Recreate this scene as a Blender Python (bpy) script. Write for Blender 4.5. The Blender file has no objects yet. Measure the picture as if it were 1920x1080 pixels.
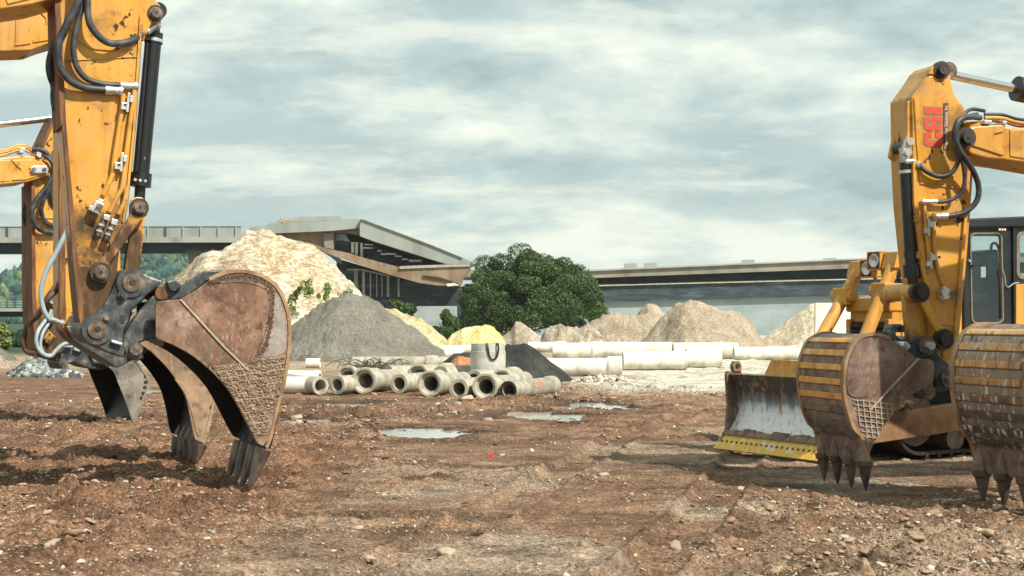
import bpy, bmesh, math, random
import numpy as np
from mathutils import Vector, Matrix
SC = bpy.context.scene
COL = SC.collection
R = math.radians
# ------------------------------------------------------------------ camera
EYE, FPX, HOR = 1.6, 2666.7, 600.0
cam = bpy.data.cameras.new('camera'); cam.lens = 50; cam.sensor_width = 36; cam.shift_y = 60/1920
cam.clip_start = 0.1; cam.clip_end = 6000
co = bpy.data.objects.new('camera', cam); COL.objects.link(co)
co.location = (0, 0, EYE); co.rotation_euler = (R(90), 0, 0)
SC.camera = co
# ------------------------------------------------------------------ light, sky, exposure
SUN_EL, SUN_AZ = R(44), math.atan2(.72, -.69)          # azimuth clockwise from +Y
sd = bpy.data.lights.new('sun', 'SUN'); sd.energy = 5.0; sd.angle = R(0.6); sd.color = (1, .93, .80)
so = bpy.data.objects.new('sun', sd); COL.objects.link(so)
tosun = Vector((math.sin(SUN_AZ)*math.cos(SUN_EL), math.cos(SUN_AZ)*math.cos(SUN_EL), math.sin(SUN_EL)))
so.rotation_euler = tosun.to_track_quat('Z', 'Y').to_euler(); so.location = (20, -15, 30)
SC.view_settings.view_transform = 'Standard'; SC.view_settings.look = 'None'
SC.view_settings.exposure = 0.38; SC.view_settings.gamma = 1.0
SC.render.engine = 'CYCLES'
SC.cycles.max_bounces = 6; SC.cycles.transparent_max_bounces = 12
w = bpy.data.worlds.new('World'); SC.world = w; w.use_nodes = True
nt = w.node_tree; nt.nodes.clear(); N = nt.nodes.new; L = nt.links.new
out = N('ShaderNodeOutputWorld'); bg = N('ShaderNodeBackground'); bg.inputs['Strength'].default_value = .1
L(bg.outputs[0], out.inputs[0])
sky = N('ShaderNodeTexSky'); sky.sky_type = 'NISHITA'; sky.sun_disc = False
sky.sun_elevation = SUN_EL; sky.sun_rotation = SUN_AZ; sky.air_density = 1.3; sky.dust_density = 2.0
tc = N('ShaderNodeTexCoord'); sp = N('ShaderNodeSeparateXYZ'); L(tc.outputs['Generated'], sp.inputs[0])
def wm(op, a, b):
    n = N('ShaderNodeMath'); n.operation = op
    for k, v in enumerate((a, b)):
        if isinstance(v, (int, float)): n.inputs[k].default_value = v
        else: L(v, n.inputs[k])
    return n.outputs[0]
zz = wm('ADD', wm('MAXIMUM', sp.outputs[2], 0.0), .27)
cb = N('ShaderNodeCombineXYZ')
L(wm('DIVIDE', sp.outputs[0], zz), cb.inputs[0]); L(wm('DIVIDE', sp.outputs[1], zz), cb.inputs[1])
def wnoise(scale, det, rough, dist, off, stretch=(1, 1, 1)):
    m = N('ShaderNodeMapping'); m.inputs['Location'].default_value = off; m.inputs['Scale'].default_value = stretch
    L(cb.outputs[0], m.inputs[0])
    n = N('ShaderNodeTexNoise'); n.inputs['Scale'].default_value = scale; n.inputs['Detail'].default_value = det
    n.inputs['Roughness'].default_value = rough; n.inputs['Distortion'].default_value = dist
    L(m.outputs[0], n.inputs[0]); return n.outputs[0]
def wramp(src, pts):
    r = N('ShaderNodeValToRGB'); e = r.color_ramp.elements
    while len(e) < len(pts): e.new(.5)
    for k, (p, c) in enumerate(pts):
        e[k].position = p; e[k].color = (*c, 1) if isinstance(c, tuple) else (c, c, c, 1)
    L(src, r.inputs[0]); return r.outputs[0]
def wmix(f, a, b):
    m = N('ShaderNodeMix'); m.data_type = 'RGBA'
    for s, v in ((0, f), (6, a), (7, b)):
        if isinstance(v, tuple): m.inputs[s].default_value = (*v, 1)
        elif isinstance(v, (int, float)): m.inputs[s].default_value = v
        else: L(v, m.inputs[s])
    return m.outputs[2]
K = 10.0
blue = wmix(.86, sky.outputs[0], (.40*K, .505*K, .505*K))
shade = wnoise(2.0, 12, .62, .12, (3.1, 1.7, 0), (.9, 1, 1))
cl = wramp(shade, [(.36, (.28*K, .385*K, .395*K)), (.46, (.42*K, .52*K, .51*K)), (.54, (.60*K, .68*K, .62*K)), (.63, (.80*K, .84*K, .73*K))])
cover = wramp(wnoise(1.2, 10, .60, .1, (7.3, 2.2, .4), (.8, 1.1, 1)), [(.36, 0.0), (.48, 1.0)])
fin = wmix(cover, blue, cl)
wisp = wramp(wnoise(3.4, 12, .66, .15, (1.2, 5.5, 2.), (.55, 1.25, 1)), [(.52, 0.0), (.64, .55)])
fin = wmix(wisp, fin, (.80*K, .82*K, .705*K))
L(fin, bg.inputs['Color'])
# ------------------------------------------------------------------ noise
def vnoise(x, y, seed=0):
    xi = np.floor(x).astype(np.int64); yi = np.floor(y).astype(np.int64)
    fx = x-xi; fy = y-yi; fx = fx*fx*(3-2*fx); fy = fy*fy*(3-2*fy)
    def h(a, b):
        n = (a*374761393 + b*668265263 + seed*982451653) & 0x7fffffff
        n = ((n ^ (n >> 13))*1274126177) & 0x7fffffff
        n = (n ^ (n >> 16)) & 0xffff
        return n/65535.0
    return (h(xi, yi)*(1-fx)+h(xi+1, yi)*fx)*(1-fy)+(h(xi, yi+1)*(1-fx)+h(xi+1, yi+1)*fx)*fy
def fbm(x, y, seed=0, o=4, rough=.5):
    s = 0; a = 1; t = 0
    for k in range(o):
        s = s+a*(vnoise(x*2**k+k*17.3, y*2**k-k*9.1, seed+k)-.5); t += a; a *= rough
    return s/t
def sstep(a, b, x):
    t = np.clip((x-a)/(b-a), 0, 1); return t*t*(3-2*t)
# ------------------------------------------------------------------ object helpers
def tag(o, label=None, cat=None, group=None, kind=None):
    if label: o['label'] = label
    if cat: o['category'] = cat
    if group: o['group'] = group
    if kind: o['kind'] = kind
    return o
def empty(name, loc=(0, 0, 0), rz=0):
    o = bpy.data.objects.new(name, None); COL.objects.link(o); o.location = loc; o.rotation_euler = (0, 0, rz)
    o.empty_display_size = .2
    return o
def npmesh(name, v, f, mat, smooth=True, parent=None, col=None):
    v = np.asarray(v, np.float32); f = np.asarray(f, np.int32); k = f.shape[1]
    me = bpy.data.meshes.new(name); me.vertices.add(len(v)); me.vertices.foreach_set('co', v.ravel())
    me.loops.add(f.size); me.loops.foreach_set('vertex_index', f.ravel())
    me.polygons.add(len(f)); me.polygons.foreach_set('loop_start', np.arange(0, f.size, k, dtype=np.int32))
    if smooth: me.polygons.foreach_set('use_smooth', np.ones(len(f), bool))
    me.update(calc_edges=True)
    if col is not None:
        a = me.color_attributes.new('tint', 'FLOAT_COLOR', 'POINT')
        c = np.ones((len(v), 4), np.float32); c[:, :3] = col; a.data.foreach_set('color', c.ravel())
    me.materials.append(mat)
    o = bpy.data.objects.new(name, me); COL.objects.link(o)
    if parent: o.parent = parent
    return o
def copy_tree(o, parent=None):
    c = o.copy(); COL.objects.link(c); c.parent = parent
    for ch in list(o.children): copy_tree(ch, c)
    return c
class MB:
    def __init__(s): s.v = []; s.f = []; s.sm = []
    def add(s, vs, fs, smooth=False):
        b = len(s.v); s.v += [tuple(p) for p in vs]
        for f in fs: s.f.append([b+i for i in f]); s.sm.append(smooth)
    def prism(s, a, b):                 # two matching loops
        n = len(a); s.add(list(a)+list(b), [list(range(n)), list(range(2*n-1, n-1, -1))]+[[i, (i+1) % n, n+(i+1) % n, n+i] for i in range(n)])
    def box(s, c, d, rz=0):
        x, y, z = d[0]/2, d[1]/2, d[2]/2; ca, sa = math.cos(rz), math.sin(rz)
        q = [(-x, -y), (x, -y), (x, y), (-x, y)]
        q = [(c[0]+u*ca-v*sa, c[1]+u*sa+v*ca) for u, v in q]
        s.prism([(u, v, c[2]-z) for u, v in q], [(u, v, c[2]+z) for u, v in q])
    def cyl(s, p0, p1, r0, r1=None, n=16, caps=True):
        r1 = r0 if r1 is None else r1
        p0 = Vector(p0); p1 = Vector(p1); d = (p1-p0).normalized()
        u = d.orthogonal().normalized(); v = d.cross(u)
        A = [p0+(u*math.cos(t)+v*math.sin(t))*r0 for t in [2*math.pi*i/n for i in range(n)]]
        B = [p1+(u*math.cos(t)+v*math.sin(t))*r1 for t in [2*math.pi*i/n for i in range(n)]]
        s.add(A+B, [[i, (i+1) % n, n+(i+1) % n, n+i] for i in range(n)], True)
        if caps:
            s.add(A, [list(range(n))[::-1]]); s.add(B, [list(range(n))])
    def tube(s, pts, r, n=10, sub=6):
        P = [Vector(p) for p in pts]
        Q = []
        for i in range(len(P)-1):
            a, b, c, d = P[max(i-1, 0)], P[i], P[i+1], P[min(i+2, len(P)-1)]
            for k in range(sub if len(P) > 2 else 1):
                t = k/(sub if len(P) > 2 else 1)
                Q.append(.5*((2*b)+(c-a)*t+(2*a-5*b+4*c-d)*t*t+(3*b-a-3*c+d)*t**3))
        Q.append(P[-1])
        u = None; rings = []
        for i, q in enumerate(Q):
            d = (Q[min(i+1, len(Q)-1)]-Q[max(i-1, 0)]).normalized()
            u = d.orthogonal().normalized() if u is None else (u-d*u.dot(d)).normalized()
            v = d.cross(u)
            rings += [q+(u*math.cos(t)+v*math.sin(t))*r for t in [2*math.pi*k/n for k in range(n)]]
        m = len(Q)
        s.add(rings, [[i*n+k, i*n+(k+1) % n, (i+1)*n+(k+1) % n, (i+1)*n+k] for i in range(m-1) for k in range(n)], True)
        s.add(rings[:n], [list(range(n))[::-1]]); s.add(rings[-n:], [list(range(n))])
    def loft(s, secs):                  # list of equal loops
        n = len(secs[0]); vs = [p for q in secs for p in q]
        fs = [[i*n+k, i*n+(k+1) % n, (i+1)*n+(k+1) % n, (i+1)*n+k] for i in range(len(secs)-1) for k in range(n)]
        fs += [list(range(n))[::-1], list(range((len(secs)-1)*n, len(secs)*n))]
        s.add(vs, fs)
    def lathe(s, prof, n=40, closed=False):            # prof [(x along axis, r)], axis +x
        m = len(prof)
        vs = [(x, r*math.cos(2*math.pi*k/n), r*math.sin(2*math.pi*k/n)) for x, r in prof for k in range(n)]
        for i in range(m if closed else m-1):
            j = (i+1) % m
            a = [vs[i*n+k] for k in range(n)]; b = [vs[j*n+k] for k in range(n)]
            s.add(a+b, [[k, (k+1) % n, n+(k+1) % n, n+k] for k in range(n)], True)
    def build(s, name, mat, parent=None, bevel=0, weld=False):
        me = bpy.data.meshes.new(name); me.from_pydata(s.v, [], s.f)
        for p, q in zip(me.polygons, s.sm): p.use_smooth = q
        bm = bmesh.new(); bm.from_mesh(me)
        if weld: bmesh.ops.remove_doubles(bm, verts=bm.verts, dist=1e-4)
        bmesh.ops.recalc_face_normals(bm, faces=bm.faces); bm.to_mesh(me); bm.free()
        me.materials.append(mat)
        o = bpy.data.objects.new(name, me); COL.objects.link(o)
        if parent: o.parent = parent
        if bevel:
            b = o.modifiers.new('bevel', 'BEVEL'); b.width = bevel; b.segments = 2; b.limit_method = 'ANGLE'; b.angle_limit = R(35)
        return o
def gp(px, py, Y):                     # world point seen at a photo pixel, at depth Y
    return Vector(((px-960)/FPX*Y, Y, EYE-(py-HOR)/FPX*Y))
def gy(py): return EYE*FPX/(py-HOR)    # ground depth of a photo row
class Frame:
    """vertical plane of a machine: local x = heading, z up; lat grows towards the camera side"""
    def __init__(s, ox, oy, deg):
        s.o = Vector((ox, oy)); s.a = R(deg); s.h = Vector((math.cos(s.a), math.sin(s.a))); n = Vector((-s.h.y, s.h.x))
        s.near = 1 if n.dot(-s.o) > 0 else -1
        s.n = n*s.near
    def p(s, px, py, lat=0.0):
        d = Vector(((px-960)/FPX, 1.0, -(py-HOR)/FPX))
        t = (s.o.dot(s.n)+lat)/(d.x*s.n.x+d.y*s.n.y)
        P = Vector((d.x*t, d.y*t)); return ((P-s.o).dot(s.h), s.near*lat, EYE+d.z*t)
    def pr(s, mb, poly, l0, l1, ref=None):
        q = [s.p(x, y, l1 if ref is None else ref) for x, y in poly]
        mb.prism([(a, s.near*l0, c) for a, _, c in q], [(a, s.near*l1, c) for a, _, c in q])
    def pin(s, mb, px, py, r, l0, l1, ref=None, n=20):
        a, _, c = s.p(px, py, l1 if ref is None else ref)
        mb.cyl((a, s.near*l0, c), (a, s.near*l1, c), r, n=n)
# ------------------------------------------------------------------ materials
def newmat(name):
    m = bpy.data.materials.new(name); m.use_nodes = True; t = m.node_tree; t.nodes.clear()
    o = t.nodes.new('ShaderNodeOutputMaterial'); b = t.nodes.new('ShaderNodeBsdfPrincipled'); t.links.new(b.outputs[0], o.inputs[0])
    return m, t, b
class NT:
    def __init__(s, t): s.t = t
    def n(s, k, **kw):
        n = s.t.nodes.new(k)
        for a, b in kw.items(): setattr(n, a, b)
        return n
    def put(s, sock, v):
        if isinstance(v, bpy.types.NodeSocket): s.t.links.new(v, sock)
        elif isinstance(v, tuple) and len(v) == 3 and len(sock.default_value) == 4: sock.default_value = (*v, 1)
        else: sock.default_value = v
    def coord(s, stretch=(1, 1, 1), rot=(0, 0, 0), off=(0, 0, 0), src='Object'):
        c = s.n('ShaderNodeTexCoord'); m = s.n('ShaderNodeMapping')
        m.inputs['Scale'].default_value = stretch; m.inputs['Rotation'].default_value = rot; m.inputs['Location'].default_value = off
        s.t.links.new(c.outputs[src], m.inputs[0]); return m.outputs[0]
    def noise(s, co, scale, det=5, rough=.55, dist=0):
        n = s.n('ShaderNodeTexNoise'); s.put(n.inputs['Vector'], co)
        for k, v in (('Scale', scale), ('Detail', det), ('Roughness', rough), ('Distortion', dist)): n.inputs[k].default_value = v
        return n.outputs[0]
    def ramp(s, src, pts, mode='LINEAR'):
        r = s.n('ShaderNodeValToRGB'); r.color_ramp.interpolation = mode; e = r.color_ramp.elements
        while len(e) < len(pts): e.new(.5)
        for k, (p, c) in enumerate(pts):
            e[k].position = p; e[k].color = (*c, 1) if isinstance(c, tuple) else (c, c, c, 1)
        s.put(r.inputs[0], src); return r.outputs[0]
    def mix(s, f, a, b, blend='MIX'):
        m = s.n('ShaderNodeMix', data_type='RGBA', blend_type=blend)
        s.put(m.inputs[0], f); s.put(m.inputs[6], a); s.put(m.inputs[7], b); return m.outputs[2]
    def math(s, op, a, b=0.0, c=None):
        m = s.n('ShaderNodeMath', operation=op); s.put(m.inputs[0], a); s.put(m.inputs[1], b)
        if c is not None: s.put(m.inputs[2], c)
        return m.outputs[0]
    def sep(s, co):
        n = s.n('ShaderNodeSeparateXYZ'); s.put(n.inputs[0], co); return n.outputs
    def bump(s, h, strength, dist):
        n = s.n('ShaderNodeBump'); n.inputs['Strength'].default_value = strength; n.inputs['Distance'].default_value = dist
        s.put(n.inputs['Height'], h); return n.outputs[0]
def simple(name, cols, scale=3, stretch=(1, 1, 1), rough=.7, metal=0, bump=.3, bdist=.01, bscale=None, det=6, dist=0):
    m, t, b = newmat(name); k = NT(t); c = k.coord(stretch)
    nz = k.noise(c, scale, det, .6, dist)
    lo, hi = .32, .68; n = len(cols)
    k.put(b.inputs['Base Color'], k.ramp(nz, [(lo+(hi-lo)*i/max(n-1, 1), q) for i, q in enumerate(cols)]))
    b.inputs['Roughness'].default_value = rough; b.inputs['Metallic'].default_value = metal
    if bump:
        k.put(b.inputs['Normal'], k.bump(k.noise(k.coord(), bscale or scale*6, 6, .65), bump, bdist))
    return m
def paint(name, c1, c2, grime_top=None, chip=.64, grime=(.055, .028, .014)):
    """weathered machine paint: chips, grime patches, mud that thins out upwards"""
    m, t, b = newmat(name); k = NT(t); o = k.coord()
    base = k.ramp(k.noise(o, 1.7, 4, .55), [(.35, c1), (.65, c2)])
    st = k.ramp(k.noise(k.coord((9, 9, .7)), 1.6, 5, .6), [(.5, 0.0), (.75, .55)])
    base = k.mix(st, base, (c1[0]*.55, c1[1]*.45, c1[2]*.5))
    gr = k.ramp(k.noise(o, 2.6, 8, .66, .4), [(.53, 0.0), (.68, .8)])
    base = k.mix(gr, base, (.20, .095, .03))
    du = k.ramp(k.noise(k.coord((1, 1, .6)), 4.5, 8, .7), [(.45, 0.0), (.70, .45)])
    base = k.mix(du, base, (.46, .33, .19))
    cl_ = k.math('MULTIPLY_ADD', k.ramp(k.noise(k.coord(off=(4, 2, 1)), 1.6, 4, .6), [(.40, 0.0), (.65, 1.0)]), .13, -.055)
    ch = k.ramp(k.math('ADD', k.noise(k.coord((1, 1, .7)), 13, 6, .66), cl_), [(chip, 0.0), (chip+.025, 1.0)])
    base = k.mix(ch, base, (.035, .018, .012))
    rg = k.math('MULTIPLY_ADD', ch, .35, .36)
    if grime_top:
        z = k.sep(o)[2]
        q = k.math('SUBTRACT', k.math('MULTIPLY_ADD', k.noise(o, 2.6, 7, .65, .5), 1.5, grime_top-.75), z)
        q = k.ramp(k.math('MULTIPLY', q, 2.2), [(0.0, 0.0), (.55, .93)])
        dirt = k.ramp(k.noise(k.coord((2.5, 2.5, 1)), 5, 7, .68), [(.38, (.012, .008, .006)), (.50, (.040, .020, .011)), (.58, (.11, .052, .020)), (.66, (.34, .165, .045))])
        base = k.mix(q, base, dirt); rg = k.math('MAXIMUM', rg, k.math('MULTIPLY', q, .62))
    k.put(b.inputs['Base Color'], base); k.put(b.inputs['Roughness'], rg)
    b.inputs['Specular IOR Level'].default_value = .4
    k.put(b.inputs['Normal'], k.bump(k.noise(o, 22, 5, .6), .18, .006))
    return m
Y1, Y2 = (.54, .25, .030), (.64, .33, .055)
M = {}
M['yellow'] = paint('yellow_paint', Y1, Y2)
M['yellow_muddy'] = paint('yellow_paint_muddy', Y1, Y2, 2.55)
M['yellow_mid'] = paint('yellow_paint_mid_mud', Y1, Y2, 2.1)
M['yellow_low'] = paint('yellow_paint_low_mud', Y1, Y2, 1.55)
M['yellow_far'] = paint('yellow_paint_far', Y1, Y2, 1.75)
M['yellow_clean'] = paint('yellow_paint_clean', Y1, Y2, None, .72)
M['rust_edge'] = simple('rusted_flange', [(.07, .03, .016), (.16, .07, .03), (.30, .14, .045)], 5, (3, 3, .5), .7, .2)
M['black_paint'] = simple('black_cylinder_paint', [(.006, .007, .009), (.012, .013, .016), (.022, .022, .022)], 5, (3, 3, .6), .33, 0, .1, .004)
def chips_black():
    m, t, b = newmat('black_barrel'); k = NT(t); o = k.coord((1, 1, .4))
    ch = k.ramp(k.noise(o, 17, 5, .62), [(.665, 0.0), (.70, 1.0)])
    k.put(b.inputs['Base Color'], k.mix(ch, (.009, .010, .012), (.30, .23, .17))); k.put(b.inputs['Roughness'], k.math('MULTIPLY_ADD', ch, .4, .32))
    return m
M['barrel'] = chips_black()
M['chrome'] = simple('chrome_rod', [(.68, .70, .72), (.78, .79, .80)], 2, rough=.13, metal=1, bump=0)
M['rubber'] = simple('hose_rubber', [(.012, .014, .017), (.035, .040, .047), (.075, .082, .092)], 9, rough=.5, bump=.3, bdist=.004, bscale=60)
M['hose_pale'] = simple('pale_hose_sleeve', [(.22, .28, .33), (.34, .41, .46)], 6, rough=.5, bump=.1)
M['hose_brown'] = simple('brown_hose', [(.06, .03, .02), (.12, .06, .035)], 6, rough=.6, bump=.1)
M['silver'] = simple('zinc_plated_steel', [(.42, .44, .46), (.60, .62, .63), (.70, .71, .70)], 14, rough=.36, metal=.75, bump=.1, bdist=.003)
M['dark_steel'] = simple('dark_coupler_steel', [(.020, .027, .034), (.05, .060, .068), (.10, .105, .105), (.26, .22, .18)], 9, rough=.48, metal=.45, bump=.25, bdist=.006)
M['blue_steel'] = simple('blue_black_steel', [(.012, .024, .034), (.028, .045, .058), (.05, .07, .08), (.12, .10, .085)], 6, rough=.45, metal=.3, bump=.25, bdist=.006)
M['pin_steel'] = simple('worn_pin_steel', [(.05, .038, .03), (.13, .095, .075), (.27, .21, .17)], 15, rough=.5, metal=.5, bump=.2, bdist=.004)
M['grease'] = simple('greasy_black', [(.006, .005, .005), (.02, .014, .010), (.06, .03, .015)], 12, rough=.5, bump=.5, bdist=.01)
def bucket_mat(name, cols, streak, rough=.6):
    m, t, b = newmat(name); k = NT(t); o = k.coord()
    a = k.ramp(k.noise(o, 2.4, 7, .62, .6), [(.30, cols[0]), (.44, cols[1]), (.56, cols[2]), (.70, cols[3])])
    s_ = k.ramp(k.noise(k.coord((4, 4, 1.1), (0, R(25), 0)), 3.5, 7, .68, .2), [(.50, 0.0), (.68, .8)])
    a = k.mix(s_, a, streak)
    f = k.ramp(k.noise(k.coord((2, 2, .5), (0, R(-20), 0)), 24, 4, .6), [(.62, 0.0), (.72, .6)])
    a = k.mix(f, a, (.42, .33, .25))
    f2 = k.ramp(k.noise(k.coord((3, 3, .45), (0, R(38), 0), (3, 1, 2)), 30, 3, .5), [(.66, 0.0), (.70, .7)])
    a = k.mix(f2, a, (.50, .43, .35))
    d = k.ramp(k.noise(o, 7, 8, .72), [(.32, .85), (.46, 0.0)])
    a = k.mix(d, a, (.03, .018, .013))
    k.put(b.inputs['Base Color'], a); b.inputs['Metallic'].default_value = .15; b.inputs['Roughness'].default_value = rough
    k.put(b.inputs['Normal'], k.bump(k.noise(o, 16, 7, .65), .45, .012)); return m
M['bucket'] = bucket_mat('rusty_bucket_steel', [(.045, .028, .022), (.14, .082, .056), (.26, .175, .125), (.38, .285, .215)], (.19, .068, .03))
M['bucket_brown'] = bucket_mat('brown_bucket_steel', [(.07, .042, .032), (.15, .10, .078), (.23, .165, .13), (.33, .25, .20)], (.15, .06, .034))
M['bucket_tan'] = bucket_mat('tan_bucket_steel', [(.10, .066, .043), (.22, .148, .095), (.32, .225, .15), (.42, .31, .21)], (.33, .15, .05))
M['bucket_grey'] = bucket_mat('grey_bucket_steel', [(.09, .08, .07), (.16, .147, .13), (.23, .212, .187), (.31, .28, .245)], (.17, .125, .09), .5)
M['bucket_red'] = bucket_mat('red_rust_bucket_steel', [(.06, .026, .018), (.165, .082, .052), (.255, .145, .095), (.35, .235, .165)], (.10, .042, .026))
M['bucket_slate'] = bucket_mat('slate_bucket_steel', [(.10, .075, .06), (.20, .175, .15), (.28, .26, .235), (.36, .34, .31)], (.25, .10, .045))
M['wear_orange'] = simple('orange_wear_strip', [(.34, .14, .045), (.64, .29, .06), (.70, .40, .12), (.74, .60, .40)], 2.4, (2.2, 2.2, 1.6), .6, .1, .3, .01)
M['wear_grey'] = simple('grey_wear_strip', [(.07, .055, .045), (.12, .10, .088), (.20, .18, .16), (.38, .22, .09)], 2, (2.2, 2.2, 1.6), .5, .3, .3, .01)
M['mud'] = simple('dried_mud', [(.15, .095, .066), (.26, .18, .13), (.40, .30, .225)], 7, rough=.95, bump=.9, bdist=.03, bscale=40)
M['rim'] = simple('rim_steel', [(.16, .095, .05), (.32, .20, .11), (.44, .31, .20)], 5, rough=.5, metal=.3, bump=.2)
M['tooth'] = simple('tooth_steel', [(.045, .035, .032), (.085, .066, .058), (.15, .115, .095), (.21, .16, .13)], 8, (1, 1, .6), .42, .5, .25, .006)
M['bead'] = simple('weld_bead', [(.36, .29, .22), (.50, .43, .35)], 20, rough=.5, metal=.3, bump=.3)
M['bucket_shade'] = simple('bucket_inside_steel', [(.008, .006, .005), (.018, .013, .011), (.04, .028, .022)], 5, rough=.55, metal=.4, bump=.3)  # dark inside steel, with the buckets' inner shade put into the colour
def concrete(name, c1, c2, c3, sc=4):
    m, t, b = newmat(name); k = NT(t); o = k.coord()
    a = k.ramp(k.noise(o, sc, 7, .6), [(.33, c1), (.5, c2), (.66, c3)])
    v_ = k.ramp(k.noise(k.coord((1, 1, .12)), sc*1.6, 6, .65), [(.50, 0.0), (.66, .55)])
    a = k.mix(v_, a, (c1[0]*.66, c1[1]*.60, c1[2]*.52))
    s_ = k.ramp(k.noise(o, sc*.45, 6, .7, .6), [(.52, 0.0), (.66, .65)])
    a = k.mix(s_, a, tuple(q*.62 for q in c1))
    p = k.ramp(k.noise(o, 55, 3, .5), [(.68, 0.0), (.73, .6)])
    a = k.mix(p, a, tuple(q*.4 for q in c1))
    k.put(b.inputs['Base Color'], a); b.inputs['Roughness'].default_value = .9
    k.put(b.inputs['Normal'], k.bump(k.noise(o, 38, 6, .65), .35, .01)); return m
M['concrete'] = concrete('pipe_concrete', (.29, .265, .215), (.40, .37, .305), (.49, .455, .38))
M['concrete_dirty'] = concrete('dirty_pipe_concrete', (.24, .225, .185), (.32, .30, .245), (.40, .375, .31))
M['concrete_white'] = concrete('white_pipe_concrete', (.62, .595, .52), (.72, .695, .62), (.80, .78, .70), 1.5)
M['deck'] = concrete('deck_concrete', (.25, .255, .235), (.32, .325, .30), (.38, .38, .345), .25)
M['deck_far'] = concrete('dark_deck_concrete', (.21, .19, .15), (.27, .245, .20), (.33, .30, .24), .25)
M['ramp'] = concrete('ramp_concrete', (.27, .30, .285), (.30, .33, .31), (.335, .36, .335), .2)
M['soffit'] = concrete('soffit_concrete', (.20, .135, .085), (.27, .195, .13), (.34, .26, .18), .5)
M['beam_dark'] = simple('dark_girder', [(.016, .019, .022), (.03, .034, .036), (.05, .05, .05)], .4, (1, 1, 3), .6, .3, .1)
M['beam_and_shade'] = simple('girder_and_void_shade', [(.028, .022, .020), (.045, .036, .032)], .4, (1, 1, 3), .7, .2, 0)  # brown-black for girder and cracks, and painted shade in the ramp void
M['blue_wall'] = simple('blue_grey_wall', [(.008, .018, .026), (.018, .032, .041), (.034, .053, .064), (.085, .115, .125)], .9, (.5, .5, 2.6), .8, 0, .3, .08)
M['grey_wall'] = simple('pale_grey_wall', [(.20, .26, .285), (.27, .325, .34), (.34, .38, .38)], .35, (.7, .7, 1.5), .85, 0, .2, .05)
M['glass_blue'] = simple('blue_glazing', [(.16, .26, .32), (.36, .47, .52), (.60, .68, .70)], .4, rough=.15, bump=0)
# ------------------------------------------------------------------ ground
PUD = [(1028, 777, 50, 6.0), (1105, 758.5, 42, 5.0), (790, 808, 52, 6.5), (558, 789, 44, 5.0), (655, 757.5, 36, 3.2), (905, 731, 60, 2.2), (270, 733, 26, 4)]
PUDW = []
for cx, cy, rx, ry in PUD:
    Y = gy(cy); PUDW.append(((cx-960)/FPX*Y, Y, 1.5*rx/FPX*Y, 1.25*ry*Y*Y/(EYE*FPX)))
def pudmask(x, y, r0=1.05, r1=1.3):
    m = np.zeros_like(x)
    wob = fbm(x*1.0, y*3.2, 77, 5, .62)*2.9
    for X, Y, a, b in PUDW:
        d = np.sqrt(((x-X)/a)**2+((y-Y)/b)**2)+wob
        m = np.maximum(m, 1-sstep(r0, r1, d))
    return m
TRK = [(-1.2, 8.2, 3.6, 27, .42), (.35, 7.8, 5.2, 25.5, .42), (-7, 17.2, 2.2, 19.6, .45), (-7, 19.4, 2.6, 21.6, .45), (-5, 10.9, .2, 11.8, .4), (1.6, 9.2, 5.2, 11.4, .4), (-1, 23, 9, 25.2, .5), (-1.5, 26, 9, 28.4, .5)]
def rough(x, y):
    r = sstep(-.08, .16, fbm(x*.33+3, y*.21, 5, 4))
    r = np.maximum(r, .95*sstep(-1.2, -2.6, x-.02*(y-12))*sstep(30, 24, y))
    r = np.maximum(r, .8*sstep(1.2, 2.2, x)*sstep(13.2, 12, y))
    return r
def gh(x, y):
    x = np.asarray(x, float); y = np.asarray(y, float)
    fade = sstep(70, 25, y)*.85+.15
    r = rough(x, y)
    h = .055*fbm(x*.3, y*.35, 11, 3)
    cl = np.maximum(fbm(x*1.5, y*2.0, 21, 4, .55)-.03, 0)*.34
    c2 = np.maximum(fbm(x*4.2, y*6.5, 31, 4, .62)-.03, 0)*.34
    c3 = fbm(x*13, y*16, 41, 3, .7)*.065
    h = h+(.18+.82*r)*(cl+c2)*fade+c3*(.35+.65*r)*fade
    h = h+.030*np.maximum(vnoise(x*.35+5, y*1.7, 61)-.5, 0)*sstep(20, 24, y)
    h = h+.16*sstep(-1.0, -3.2, x)*sstep(12.2, 8.5, y)
    for x0, y0, x1, y1, wd in TRK:
        L2 = math.hypot(x1-x0, y1-y0); tx, ty = (x1-x0)/L2, (y1-y0)/L2
        al = (x-x0)*tx+(y-y0)*ty; ac = (x-x0)*-ty+(y-y0)*tx+.12*np.sin(al*.5)+.25*fbm(al*.25, al*0+y0, 88, 2)
        on = sstep(0, .8, al)*sstep(L2, L2-.8, al)*sstep(wd*.62, wd*.42, np.abs(ac))
        lug = .5+.5*np.sin(al*2*math.pi/.21+np.abs(ac)*7)
        h = h*(1-.75*on)-on*(.018+.034*lug)+.03*np.exp(-((np.abs(ac)-wd*.62)/.05)**2)*sstep(0, .8, al)*sstep(L2, L2-.8, al)
    m = pudmask(x, y)
    h = h*(1-.85*m)-.044*m
    return h-.01
u = np.concatenate([np.linspace(-4, -.52, 30)[:-1], np.linspace(-.52, .52, 820), np.linspace(.52, 4, 30)[1:]])
rows = np.concatenate([[1600, 1200, 900, 600, 450], EYE*FPX/(np.arange(612, 1128, .82)-HOR), np.arange(7.9, 3, -.35), [2, 1, 0, -3, -8, -20, -45]])
U, YY = np.meshgrid(u, rows); XX = U*np.maximum(YY, 6.0)
ZZ = gh(XX, YY); nr, nc = XX.shape
gv = np.stack([XX, YY, ZZ], -1).reshape(-1, 3)
i = np.arange(nr-1)[:, None]*nc+np.arange(nc-1)[None, :]
gf = np.stack([i, i+nc, i+nc+1, i+1], -1).reshape(-1, 4)
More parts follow.
